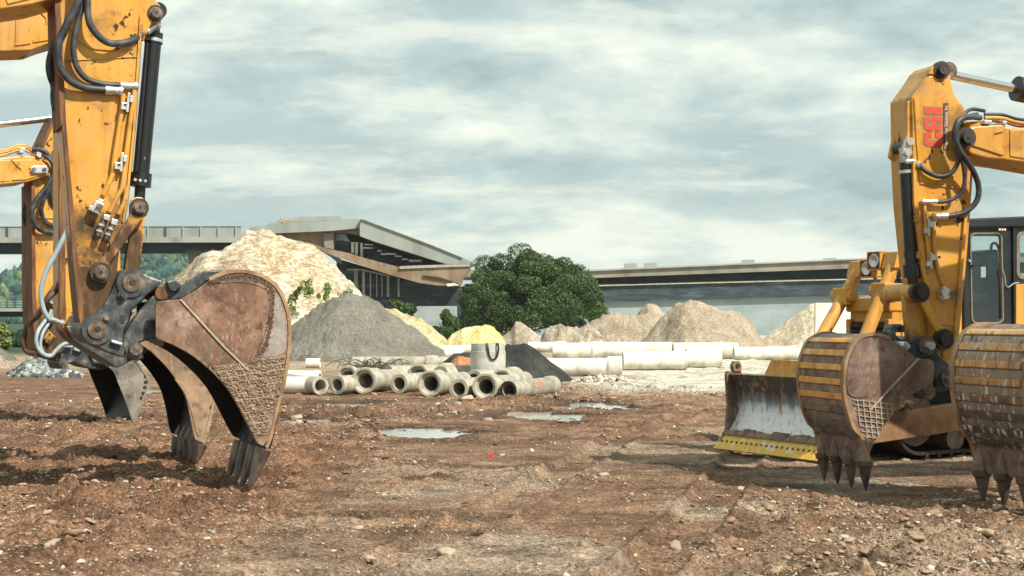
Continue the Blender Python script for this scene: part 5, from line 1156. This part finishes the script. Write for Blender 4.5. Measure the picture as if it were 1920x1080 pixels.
# hoses
hose(D, rd, [(1824, 220, .32), (1802, 224, .36), (1790, 245, .36), (1795, 280, .34), (1797, 300, .32), (1786, 322, .30), (1763, 331, .28), (1738, 322, .27), (1722, 308, .24), (1712, 304, .18)], .024)
hose(D, rd, [(1832, 214, .28), (1806, 222, .38), (1793, 245, .40), (1795, 275, .38), (1806, 310, .36), (1808, 345, .34), (1795, 368, .30), (1770, 378, .27), (1738, 378, .25)], .020)
hose(D, rd, [(1838, 221, .3), (1815, 219, .38), (1796, 228, .42), (1790, 255, .42), (1800, 282, .40), (1820, 312, .36), (1834, 345, .34), (1832, 375, .32), (1812, 396, .28), (1785, 404, .26), (1758, 406, .25)], .028)
hose(D, rd, [(1846, 208, .1), (1822, 205, .15), (1808, 215, .2), (1803, 235, .25)], .018, fit=False)
for pts in ([(1752, 408, .235), (1751, 440, .235), (1756, 495, .235), (1772, 540, .235)], [(1733, 378, .23), (1735, 420, .23), (1741, 480, .23), (1738, 512, .2), (1722, 520, .12)]):
    mb = MB(); mb.tube([D.p(*q) for q in pts], .019, 10, 5); mb.build('hydraulic_tube', M['yellow'], rd)
clampb(D, rd, 1743, 426, .225, 0, -.85); clampb(D, rd, 1747, 488, .225, 0, -.85)
valve(D, rd, 1775, 551, .215, .85, -20)
for x, y in ((1722, 410), (1727, 478)): pl(D, rd, 'hose_clamp', 'yellow', [(x-3, y-6), (x+3, y-6), (x+3, y+6), (x-3, y+6)], .1, .27, .004)
# lettering on the arm: drawn block letters and a dark name strip
def letters(F, root, name, mat, body, x0, x1, y0, y1, l, th, offset=0.0, spacing=1.0):
    """text reading upwards: its baseline at photo column x1, cap tops at x0, from row y1 up to row y0"""
    cu = bpy.data.curves.new(name, 'FONT'); cu.body = body; cu.offset = offset; cu.space_character = spacing; cu.resolution_u = 3
    t = bpy.data.objects.new(name, cu); COL.objects.link(t); bpy.context.view_layer.update()
    dg = bpy.context.evaluated_depsgraph_get(); me = bpy.data.meshes.new_from_object(t.evaluated_get(dg)); bpy.data.objects.remove(t)
    v = np.array([q.co[:] for q in me.vertices]); lo, hi = v.min(0), v.max(0)
    a = F.p(x1, y1, l); b = F.p(x0, y0, l)
    for q in me.vertices:
        fx = (q.co.x-lo[0])/(hi[0]-lo[0]); fy = (q.co.y-lo[1])/(hi[1]-lo[1])
        q.co = (a[0]+(b[0]-a[0])*fy, F.near*(l+th), a[2]+(b[2]-a[2])*fx)
    me.materials.clear(); me.materials.append(mat); o = bpy.data.objects.new(name, me); COL.objects.link(o); o.parent = root; return o
M['red'] = simple('red_lettering', [(.66, .045, .015), (.74, .07, .02)], 20, rough=.5, bump=0)
M['outline'] = simple('grey_outline', [(.16, .14, .09), (.22, .19, .12)], 20, rough=.6, bump=0)
M['strip'] = simple('brown_name_strip', [(.085, .03, .018), (.12, .045, .025)], 20, rough=.6, bump=0)
M['cream'] = simple('cream_lettering', [(.66, .55, .42), (.74, .64, .50)], 20, rough=.6, bump=0)
def block(F, root, y0, y1, x0, x1, l):
    """C S I as drawn octagonal block letters, reading upwards"""
    Cs = [(0, .16), (.14, 0), (.86, 0), (1, .16), (1, .36), (.64, .36), (.64, .20), (.36, .20), (.36, .80), (.64, .80), (.64, .64), (1, .64), (1, .84), (.86, 1), (.14, 1), (0, .84)]
    Ss = [(0, .16), (.14, 0), (.86, 0), (1, .16), (1, .46), (.86, .58), (.36, .66), (.36, .82), (.64, .82), (.64, .68), (1, .68), (1, .84), (.86, 1), (.14, 1), (0, .84), (0, .56), (.14, .44), (.64, .34), (.64, .18), (.36, .18), (.36, .32), (0, .32)]
    Is = [(.0, 0), (1, 0), (1, 1), (.0, 1)]
    a = F.p(x1, y1, l); b = F.p(x0, y0, l)
    spans = ((Cs, .0, .375), (Ss, .405, .775), (Is, .835, 1.0))
    for nm, mat, grow, th in (('letter_outline', M['outline'], .010, .003), ('letter', M['red'], 0, .006)):
        for pts, u0, u1 in spans:
            mb = MB(); W_ = (b[2]-a[2]); H_ = (b[0]-a[0]); cx = .5
            q = [(u0+(u1-u0)*x, y) for x, y in pts]
            P = [(a[0]+H_*y, a[2]+W_*x) for x, y in q]
            if grow:
                n = len(P); sgn = 1 if sum(P[i][0]*P[(i+1) % n][1]-P[(i+1) % n][0]*P[i][1] for i in range(n)) > 0 else -1; Q = []
                for i in range(n):
                    d0 = (V2(P[i])-V2(P[i-1])).normalized(); d1 = (V2(P[(i+1) % n])-V2(P[i])).normalized()
                    n0 = Vector((d0.y, -d0.x))*sgn; n1 = Vector((d1.y, -d1.x))*sgn; m_ = (n0+n1).normalized(); Q.append(tuple(V2(P[i])+m_*grow/max(.5, m_.dot(n0))))
                P = Q
            mb.prism([(x, F.near*(l+.001), z) for x, z in P], [(x, F.near*(l+th), z) for x, z in P]); mb.build(nm, mat, root)
block(D, rd, 201, 275, 1733.5, 1766, .2245)
pl(D, rd, 'name_strip', M['strip'], [(1769, 193), (1778.5, 193), (1778.5, 282), (1769, 282)], .2245, .229, 0)
letters(D, rd, 'lettering', M['cream'], 'Construction Solutions, Inc.', 1770.2, 1777.8, 196.5, 279, .2245, .0055, .004)
# second right excavator: same machine, nearer and further right
E_off = Vector((4.215, 11.95))
re_ = copy_tree(rd); re_.location = (E_off.x, E_off.y, 0); re_.rotation_euler = (0, 0, R(197.6)); re_.scale = (1.065, 1.065, 1.065); re_['label'] = 'excavator cut off by the right edge, its white splashed striped bucket in front'
drop = [o for o in re_.children if o.name.split('.')[0] in ('letter', 'letter_outline', 'name_strip', 'lettering')]
for o in drop: bpy.data.objects.remove(o)
def splashed(name, cols, sc):
    m, t, b = newmat(name); k = NT(t); o = k.coord()
    z = k.math('MULTIPLY_ADD', k.noise(o, 2.2, 7, .65), 1.0, k.math('MULTIPLY_ADD', k.sep(o)[2], .75, -.72))
    a = k.ramp(z, [(.20, cols[0]), (.42, cols[1]), (.66, cols[2]), (.90, cols[3])])
    s_ = k.ramp(k.noise(k.coord((5, 5, 1.3)), sc, 8, .72), [(.555, 0.0), (.60, .9)]); a = k.mix(s_, a, (.62, .575, .50))
    d = k.ramp(k.noise(k.coord((4, 4, 1.2), off=(5, 2, 8)), sc, 7, .7), [(.36, .85), (.45, 0.0)]); a = k.mix(d, a, (.045, .032, .026))
    k.put(b.inputs['Base Color'], a); b.inputs['Roughness'].default_value = .65; k.put(b.inputs['Normal'], k.bump(k.noise(o, 25, 6, .68), .6, .015)); return m
M['wear_splash'] = splashed('splashed_wear_strip', [(.06, .045, .036), (.11, .08, .06), (.50, .25, .08), (.62, .42, .20)], 4.0)
M['mud_pale'] = splashed('pale_splashed_mud', [(.16, .11, .08), (.22, .16, .12), (.28, .20, .145), (.40, .31, .24)], 4.6)
for o in re_.children:
    if o.name.startswith('bucket') and 'hook' not in o.name and 'cyl' not in o.name:
        for c in o.children:
            if c.name.startswith(('wear_bar', 'mud_strip')):
                c.data = c.data.copy(); c.data.materials[0] = M['wear_splash'] if c.name.startswith('wear') else M['mud_pale']
# ================= bulldozer
Z_ = Frame(3.17, 16.74, 210)
rz = empty('bulldozer', (Z_.o.x, Z_.o.y, 0), Z_.a); tag(rz, 'yellow bulldozer with a curved blade and black cab behind the right excavators', 'bulldozer')
def zl(x, lat, z): return (x, Z_.near*lat, z)
# blade
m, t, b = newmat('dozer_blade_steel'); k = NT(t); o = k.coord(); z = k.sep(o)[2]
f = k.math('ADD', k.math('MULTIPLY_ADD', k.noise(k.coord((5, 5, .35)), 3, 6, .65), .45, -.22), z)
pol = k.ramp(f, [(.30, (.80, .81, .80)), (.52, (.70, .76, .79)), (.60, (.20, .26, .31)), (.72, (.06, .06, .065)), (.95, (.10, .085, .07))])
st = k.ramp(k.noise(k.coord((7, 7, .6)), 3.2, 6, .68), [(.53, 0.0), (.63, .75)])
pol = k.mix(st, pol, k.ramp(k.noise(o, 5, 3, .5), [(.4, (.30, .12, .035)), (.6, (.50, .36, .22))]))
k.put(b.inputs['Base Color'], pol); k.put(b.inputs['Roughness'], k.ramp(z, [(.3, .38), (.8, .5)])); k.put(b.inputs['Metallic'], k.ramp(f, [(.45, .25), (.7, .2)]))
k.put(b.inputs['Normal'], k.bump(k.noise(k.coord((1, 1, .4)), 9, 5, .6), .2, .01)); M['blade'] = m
HWB = 1.0
BX = -.12
prof = [(.14, .20), (.07, .27), (.01, .36), (-.03, .48), (-.04, .60), (-.02, .72), (.03, .83), (.10, .93)]
mb = MB()
prof = [(x+BX, z_) for x, z_ in prof]
q = [(x, z_) for x, z_ in prof]+[(x-.06, z_+.015) for x, z_ in prof[::-1]]
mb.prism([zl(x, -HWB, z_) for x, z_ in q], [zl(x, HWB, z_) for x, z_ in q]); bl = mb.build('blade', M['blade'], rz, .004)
for s in (1, -1):
    mb = MB(); q = [(x+BX, z_) for x, z_ in [(.24, .10), (.14, .24), (.11, .55), (.14, .92), (.12, .97), (-.10, .96), (-.16, .7), (-.16, .3), (-.02, .10)]]
    mb.prism([zl(x, s*HWB, z_) for x, z_ in q], [zl(x, s*(HWB+.045), z_) for x, z_ in q]); mb.build('end_plate', M['bucket_brown'], bl, .008)
    mb = MB(); q = [(x+BX, z_-.07) for x, z_ in [(.03, 1.03), (.05, 1.10), (.02, 1.16), (-.05, 1.16), (-.09, 1.10), (-.08, 1.03)]]; mb.prism([zl(x, s*(HWB-.02), z_) for x, z_ in q], [zl(x, s*(HWB+.05), z_) for x, z_ in q]); o2 = mb.build('lifting_eye', M['bucket_tan'], bl, .006)
    mb = MB(); mb.cyl(zl(-.02+BX, s*(HWB-.03), 1.03), zl(-.02+BX, s*(HWB+.06), 1.03), .03, n=14); mb.build('eye_hole', M['grease'], o2)
mb = MB(); q = [(.30+BX, .02), (.15+BX, .205), (.128+BX, .19), (.27+BX, .005)]; mb.prism([zl(x, -HWB-.06, z_) for x, z_ in q], [zl(x, HWB+.06, z_) for x, z_ in q])
m, t, b = newmat('worn_cutting_edge'); k = NT(t); o = k.coord()
c0 = k.ramp(k.noise(k.coord((5, 5, 1)), 2.4, 5, .6), [(.44, (.78, .42, .04)), (.56, (.74, .50, .12)), (.66, (.74, .70, .60))]); k.put(b.inputs['Base Color'], c0); b.inputs['Roughness'].default_value = .5
mb.build('cutting_edge', m, bl, .004)
mb = MB(); rg = random.Random(4)
for i in range(34):
    l = -HWB+.02+i*(2*HWB-.04)/33; s_ = rg.uniform(.03, .075)
    mb.loft([[zl(.145+BX+u*.05, l+v*.055, .205+w_*s_*1.2) for u, v, w_ in ((-1, -1, .2), (1, -1, -.2), (1, 1, -.2), (-1, 1, .2))], [zl(.12+BX+u*.02, l+v*.03, .205+s_) for u, v in ((-1, -1), (1, -1), (1, 1), (-1, 1))]])
mb.build('mud_ridge', M['mud'], bl)
for i in range(22):
    l = -HWB+.03+i*(2*HWB-.06)/21; mb = MB(); mb.cyl(zl(.215+BX, l, .10), zl(.235+BX, l, .118), .016, n=8); mb.build('bolt', M['pin_steel'], bl)
mb = MB(); q = [(-.36, .92), (-.22, 1.13), (.45, 1.13), (.55, .92)]
mb.prism([zl(.09+BX, l, z_) for l, z_ in q], [zl(.04+BX, l, z_) for l, z_ in q]); mb.build('spill_guard', M['wear_orange'], bl, .006)
# push arms, frame, tracks
for s in (1, -1):
    mb = MB(); q = [(-.10, .20), (-.10, .52), (-2.2, .66), (-2.9, .62), (-2.9, .36), (-2.2, .34)]
    mb.prism([zl(x, s*.98, z_) for x, z_ in q], [zl(x, s*1.16, z_) for x, z_ in q]); pa = mb.build('push_arm', simple('muddy_push_arm', [(.12, .06, .03), (.24, .12, .055), (.36, .23, .13)], 3, rough=.8, bscale=14) if s > 0 else M['bucket_brown'], rz, .012)
    if s > 0:
        g = np.random.default_rng(3); n = 60; xx = g.uniform(-1.0, -.1, n); p_ = np.stack([xx, Z_.near*g.uniform(.9, 1.15, n), .54-.06*xx+g.uniform(-.03, .07, n)], -1)
        rocks('mud_lump', p_, g.uniform(.03, .09, n), M['stone'], g, .6, 2, np.array([(.30, .21, .14)]*n)*g.uniform(.7, 1.2, (n, 1)), pa)
    # track: loop of shoes round idler, rollers and sprocket
    x0, x1, zc, rr = -1.15, -3.7, .44, .40; c0 = .84
    mb = MB(); loop = []
    for i in range(14): a = math.pi/2-math.pi*i/13; loop.append((x0+rr*math.cos(a), zc+rr*math.sin(a)))
    for i in range(14): a = -math.pi/2-math.pi*i/13; loop.append((x1+rr*math.cos(a), zc+rr*math.sin(a)))
    outr = loop; inn = [(x0+(x-x0)*.9 if x > x0 else (x1+(x-x1)*.9 if x < x1 else x), zc+(z_-zc)*.90) for x, z_ in loop]
    n = len(loop)
    for i in range(n):
        j = (i+1) % n; q = [outr[i], outr[j], inn[j], inn[i]]
        mb.prism([zl(x, s*(c0-.24), z_) for x, z_ in q], [zl(x, s*(c0+.24), z_) for x, z_ in q])
    L_ = x0-x1
    for i in range(13):
        for zb in (.035, zc+rr+.015): mb.box(zl(x0-L_*(i+.5)/13, s*c0, zb), (.05, .5, .05))
    tr = mb.build('track', M['grease'], rz)
    for xx, r_ in ((x0, .30), (x1, .33), (-1.8, .14), (-2.3, .14), (-2.8, .14), (-3.2, .14)):
        mb = MB(); mb.cyl(zl(xx, s*(c0-.15), zc if r_ > .2 else .20), zl(xx, s*(c0+.16), zc if r_ > .2 else .20), r_, n=24); mb.build('roller', M['bucket_brown'], tr, .01)
    mb = MB(); mb.box(zl((x0+x1)/2, s*c0, .42), (L_-.5, .30, .24)); mb.build('track_frame', M['bucket_brown'], tr, .01)
mb = MB(); mb.box(zl(-2.2, 0, .62), (2.9, 1.1, .42)); mb.box(zl(-1.0, 0, .5), (.6, 1.0, .3)); mb.build('belly_frame', M['grease'], rz, .02)
# hood and grille
HX0, HX1, HWD = -1.42, -2.6, .36
mb = MB(); q = [(HX0, .75), (HX0, 1.78), (HX0-.06, 1.86), (HX1, 1.94), (HX1, .75)]
mb.prism([zl(x, -HWD, z_) for x, z_ in q], [zl(x, HWD, z_) for x, z_ in q]); hd = mb.build('hood', M['yellow_clean'], rz, .02)
mb = MB(); q = [(HX0+.06, 1.70), (HX0+.06, 1.86), (HX0-.2, 1.90), (HX0-.2, 1.70)]; mb.prism([zl(x, -HWD-.02, z_) for x, z_ in q], [zl(x, HWD+.02, z_) for x, z_ in q]); mb.build('hood_cap', M['yellow_clean'], hd, .025)
mb = MB(); mb.box(zl(HX0+.012, 0, 1.22), (.02, HWD*1.72, .72)); gr = mb.build('grille', M['grease'], rz)
for i in range(12):
    mb = MB(); zc = .89+i*.058; q = [(HX0+.03, zc), (HX0+.06, zc-.014), (HX0+.06, zc+.006), (HX0+.03, zc+.028)]; mb.prism([zl(x, -HWD*.84, z_) for x, z_ in q], [zl(x, HWD*.84, z_) for x, z_ in q]); mb.build('grille_slat', M['black_paint'], gr)
for s in (1, -1):
    mb = MB(); mb.box(zl(HX0+.03, s*(HWD-.03), 1.18), (.07, .07, .86)); mb.build('grille_frame', M['yellow_clean'], gr, .01)
mb = MB(); q = [(HX0-.15, .85), (HX0-.15, 1.52), (HX0-.95, 1.56), (HX0-.95, .85)]; mb.prism([zl(x, HWD, z_) for x, z_ in q], [zl(x, HWD+.02, z_) for x, z_ in q]); sp_ = mb.build('side_door', M['yellow_clean'], hd, .014)
mb = MB(); mb.box(zl(HX0-.45, HWD+.03, 1.42), (.05, .03, .09)); mb.build('latch', M['silver'], sp_, .005)
mb = MB(); mb.box(zl(HX0-.5, -.05, 1.98), (.34, .34, .14)); mb.box(zl(HX0-.25, .12, 2.0), (.14, .2, .1)); mb.build('valve_bank', M['yellow_clean'], hd, .012)
mb = MB()
for i in range(4): mb.cyl(zl(HX0-.62, -.15+i*.09, 2.02), zl(HX0-.62, -.15+i*.09, 2.16), .028, n=10)
mb.build('hydraulic_plug', M['black_paint'], hd)
mb = MB(); mb.cyl(zl(HX0-1.0, -.1, 1.9), zl(HX0-1.0, -.1, 2.45), .055, n=16); mb.build('exhaust_pipe', M['bucket_brown'], hd)
# lift cylinders with lamps
for s, top, bot in ((-1, (1611, 505), (1541, 628)), (1, (1678, 488), (1622, 630))):
    l = .36*s; P0 = Vector(Z_.p(top[0], top[1], l)); P1 = Vector(Z_.p(bot[0], bot[1], l)); d = (P1-P0).normalized(); P2 = P1+d*.42
    mb = MB(); mb.cyl(P0, P1+d*.12, .072, n=24); c = mb.build('lift_cylinder', M['yellow_clean'], rz)
    mb = MB(); mb.cyl(P1+d*.1, P2+d*.3, .042, n=18); mb.build('rod', M['chrome'], c)
    mb = MB(); mb.cyl(P0+Vector((-.10, 0, .02)), P1+Vector((-.10, 0, -.0)), .022, n=10); mb.build('hydraulic_tube', M['yellow_clean'], c)
    pm = P0.lerp(P1, .42)
    mb = MB(); mb.box(tuple(pm), (.16, .25, .22)); mb.box(tuple(pm+Vector((-.12, 0, -.02))), (.16, .12, .16)); mb.build('trunnion', M['yellow_clean'], c, .02)
    mb = MB(); mb.cyl(pm+Vector((0, -.17, .01)), pm+Vector((0, .17, .01)), .07, n=18); mb.build('trunnion_pin', M['yellow_clean'], c, .008)
    mb = MB(); a, b_ = Vector((.12, 0, .02)), Vector((-.12, 0, .10))
    q = [P0+Vector((.12, 0, -.10)), P0+Vector((.06, 0, .10)), P0+Vector((-.12, 0, .12)), P0+Vector((-.10, 0, -.08))]
    mb.prism([tuple(p+Vector((0, -.11, 0))) for p in q], [tuple(p+Vector((0, .11, 0))) for p in q]); mb.build('lamp_bracket', M['yellow_clean'], c, .008)
    lc = P0+Vector((.02, Z_.near*(.24 if s < 0 else -.24), .0))
    mb = MB(); w_ = .105
    for dy, dz, sy, sz in ((0, w_, 2*w_, .015), (0, -w_, 2*w_, .015), (w_, 0, .015, 2*w_-.016), (-w_, 0, .015, 2*w_-.016)): mb.box((lc.x, lc.y+dy, lc.z+dz), (.20, sy, sz))
    mb.box((lc.x-.09, lc.y, lc.z), (.015, 2*w_-.03, 2*w_-.03)); hl = mb.build('headlight', M['yellow_clean'], rz, .004)
    mb = MB(); mb.lathe([(0, .0), (.03, .05), (.045, .075), (.04, .085), (0, .085)], 24); g_ = mb.build('lamp_glass', M['silver'], hl); g_.location = (lc.x+.055, lc.y, lc.z)
    mb = MB(); mb.tube([tuple(lc+Vector((-.05, 0, -.1))), tuple(lc+Vector((-.1, 0, -.28))), tuple(lc+Vector((-.25, 0, -.40)))], .022, 8, 4); mb.build('lamp_cable', M['hose_pale'], hl)
# cab
m, t, b = newmat('cab_glass'); k = NT(t)
tr_ = k.n('ShaderNodeBsdfTransparent'); tr_.inputs[0].default_value = (.78, .86, .86, 1); gl_ = k.n('ShaderNodeBsdfGlossy'); gl_.inputs['Roughness'].default_value = .03
fr = k.n('ShaderNodeLayerWeight'); mx = k.n('ShaderNodeMixShader'); k.put(mx.inputs[0], k.math('MULTIPLY_ADD', k.math('POWER', fr.outputs['Facing'], 3.0), .6, .05)); t.links.new(tr_.outputs[0], mx.inputs[1]); t.links.new(gl_.outputs[0], mx.inputs[2])
t.links.new(mx.outputs[0], [n for n in t.nodes if n.type == 'OUTPUT_MATERIAL'][0].inputs[0]); M['glass'] = m
M['cab_black'] = simple('black_cab_paint', [(.004, .006, .008), (.008, .011, .014), (.014, .018, .022)], 4, rough=.45, bump=.05)
M['seal'] = simple('window_trim', [(.16, .13, .10), (.26, .22, .18)], 8, rough=.45, metal=.3, bump=0)
CW = .62; CF = .30
cab = empty('cab', (0, 0, 0)); cab.parent = rz
def ring(poly_out, poly_in, l0, l1, name, mat, bev=.006, ref=CW):
    mb = MB(); n = len(poly_out)
    for i in range(n):
        j = (i+1) % n; Z_.pr(mb, [poly_out[i], poly_out[j], poly_in[j], poly_in[i]], l0, l1, ref)
    return mb.build(name, M[mat], cab, bev)
def rrect(x0, y0, x1, y1, r, n=4, sk=0):
    P = []
    for cx, cy, a0 in ((x1-r, y0+r, -90), (x1-r, y1-r, 0), (x0+r, y1-r, 90), (x0+r, y0+r, 180)):
        for i in range(n+1): a = R(a0+90*i/n); P.append((cx+r*math.cos(a)+sk*(cy+r*math.sin(a)-y0)/(y1-y0), cy+r*math.sin(a)))
    return P
door_in = rrect(1820, 439, 1876, 604, 9, 4, 3); door_trim = rrect(1817.5, 436, 1878.5, 607, 11, 4, 3)
wall_out = [(1812+(p[0]-1818)/(1879-1818)*(1896-1812), 424+(p[1]-436)/(607-436)*(622-424)) for p in door_trim]
wall_out = rrect(1811, 426, 1896, 624, 2, 4, 3)
for s in (1, -1):
    ref = CW if s > 0 else None
    mats = 'cab_black'
    if s > 0:
        ring(wall_out, door_trim, CW-.05, CW, 'door_frame', 'cab_black')
        ring(door_trim, door_in, CW-.03, CW+.012, 'window_trim', 'seal', .003)
        mb = MB(); Z_.pr(mb, door_in, CW-.022, CW-.016, CW); mb.build('door_glass', M['glass'], cab)
        w_in = rrect(1911, 440, 1975, 518, 10); w_tr = rrect(1905, 434, 1981, 524, 13); w_out = rrect(1899.5, 426, 2000, 530, 2)
        ring(w_out, w_tr, CW-.05, CW, 'window_frame', 'cab_black'); ring(w_tr, w_in, CW-.03, CW+.012, 'window_trim', 'seal', .003)
        mb = MB(); Z_.pr(mb, w_in, CW-.022, CW-.016, CW); mb.build('window_pane', M['glass'], cab)
    else:
        f_out = rrect(1811, 426, 1994, 624, 2); f_in = rrect(1816, 436, 1990, 556, 8)
        mb = MB(); n = len(f_out)
        for i in range(n):
            j = (i+1) % n
            def far(p, l): a = Z_.p(p[0], p[1], CW); return (a[0], -Z_.near*(l-CW+CF), a[2])
            q = [f_out[i], f_out[j], f_in[j], f_in[i]]; mb.prism([far(p, CW-.05) for p in q], [far(p, CW) for p in q])
        mb.build('window_frame', M['cab_black'], cab)
pl(Z_, cab, 'roof', 'cab_black', [(1806, 413), (1812, 410), (2010, 402), (2014, 424), (1808, 428)], -CF-.04, CW+.06, .02, CW)
pl(Z_, cab, 'door_post', 'cab_black', [(1896.3, 426), (1901, 426), (1902, 626), (1898, 626)], CW-.06, CW+.03, .004, CW)
pl(Z_, cab, 'front_frame', 'cab_black', [(1806, 428), (1811, 428), (1813, 626), (1808, 626)], CW-.10, CW+.01, .006, CW)
pl(Z_, cab, 'front_frame', 'cab_black', [(1806, 428), (1811, 428), (1813, 626), (1808, 626)], -CF, -CF+.10, .006, CW)
pl(Z_, cab, 'front_panel', 'yellow_clean', [(1808, 560), (1811, 560), (1812, 650), (1808, 650)], -CF+.1, CW-.1, .006, CW)
pl(Z_, cab, 'cab_floor', 'grease', [(1812, 626), (2000, 626), (2000, 680), (1812, 680)], -CF, CW, .01, CW)
pl(Z_, cab, 'rear_wall', 'cab_black', [(1996, 552), (2002, 552), (2002, 626), (1996, 626)], -CF, CW, .01, CW)
pl(Z_, cab, 'door_panel', 'yellow_clean', [(1903, 533), (2000, 530), (2000, 625), (1903, 625)], CW-.05, CW+.02, .012, CW)
pl(Z_, cab, 'door_handle', 'cab_black', [(1818, 497), (1838, 494), (1838, 498), (1818, 501)], CW+.01, CW+.05, .004, CW)
for q in range(3):
    mb = MB(); Z_.pin(mb, 1866+q*5, 431, .014, CW+.06, CW+.075, CW, 10); mb.build('marker_light', M['concrete_white'], cab)
mb = MB(); Z_.pin(mb, 1816, 489, .016, CW, CW+.02, CW, 10); mb.build('bolt', M['silver'], cab)
pl(Z_, cab, 'seat', 'black_paint', [(1880, 470), (1905, 465), (1912, 560), (1945, 562), (1945, 590), (1880, 590), (1868, 575), (1870, 560), (1886, 555)], -.1, .35, .03, CW)
pl(Z_, cab, 'console', 'blue_steel', [(1825, 560), (1870, 552), (1874, 600), (1825, 604)], -.2, .1, .02, CW)
mb = MB(); mb.tube([Z_.p(x, y, .3) for x, y in ((1858, 512), (1858, 468), (1862, 456), (1870, 460), (1876, 480), (1878, 520), (1872, 520), (1858, 505))], .018, 8, 4); mb.build('grab_rail', M['yellow_clean'], cab)
pl(Z_, cab, 'seat_post', 'yellow_clean', [(1870, 446), (1878, 446), (1880, 520), (1873, 520)], -.15, -.08, .01, CW)
pl(Z_, cab, 'notice', 'concrete_white', [(1843, 500), (1852, 500), (1852, 520), (1843, 520)], CW-.035, CW-.03, 0, CW)
mb = MB(); mb.tube([Z_.p(x, y, CW+.03) for x, y in ((1880, 505), (1884, 520), (1886, 535), (1892, 538), (1900, 532), (1910, 530))], .008, 6, 4); mb.build('cable', M['hose_pale'], cab)
# yellow panels ahead of and under the cab
pl(Z_, rz, 'side_panel', 'yellow_clean', [(1796, 522), (1810, 520), (1812, 545), (1800, 546)], .40, CW-.02, .01, CW); 
pl(Z_, rz, 'side_panel', 'yellow_clean', [(1788, 556), (1812, 553), (1814, 650), (1780, 655)], -CF+.1, CW-.03, .012, CW)
o = pl(Z_, rz, 'latch_recess', 'grease', [(1794, 590), (1802, 590), (1802, 606), (1794, 606)], CW-.03, CW-.024, .002, CW)
pl(Z_, rz, 'fender', 'yellow_clean', [(1780, 626), (2020, 622), (2020, 640), (1780, 646)], -1.05, 1.08, .012, CW)
# ------------------------------------------------------------------ air
m = bpy.data.materials.new('air_haze'); m.use_nodes = True; t = m.node_tree; t.nodes.clear()
o = t.nodes.new('ShaderNodeOutputMaterial'); v = t.nodes.new('ShaderNodeVolumePrincipled'); t.links.new(v.outputs[0], o.inputs['Volume'])
v.inputs['Color'].default_value = (.80, .90, .92, 1); v.inputs['Density'].default_value = .00020; v.inputs['Anisotropy'].default_value = .2
mb = MB(); mb.box((0, 770, 40), (13000, 1690, 86)); tag(mb.build('haze', m), 'thin pale haze over the site', kind='stuff')
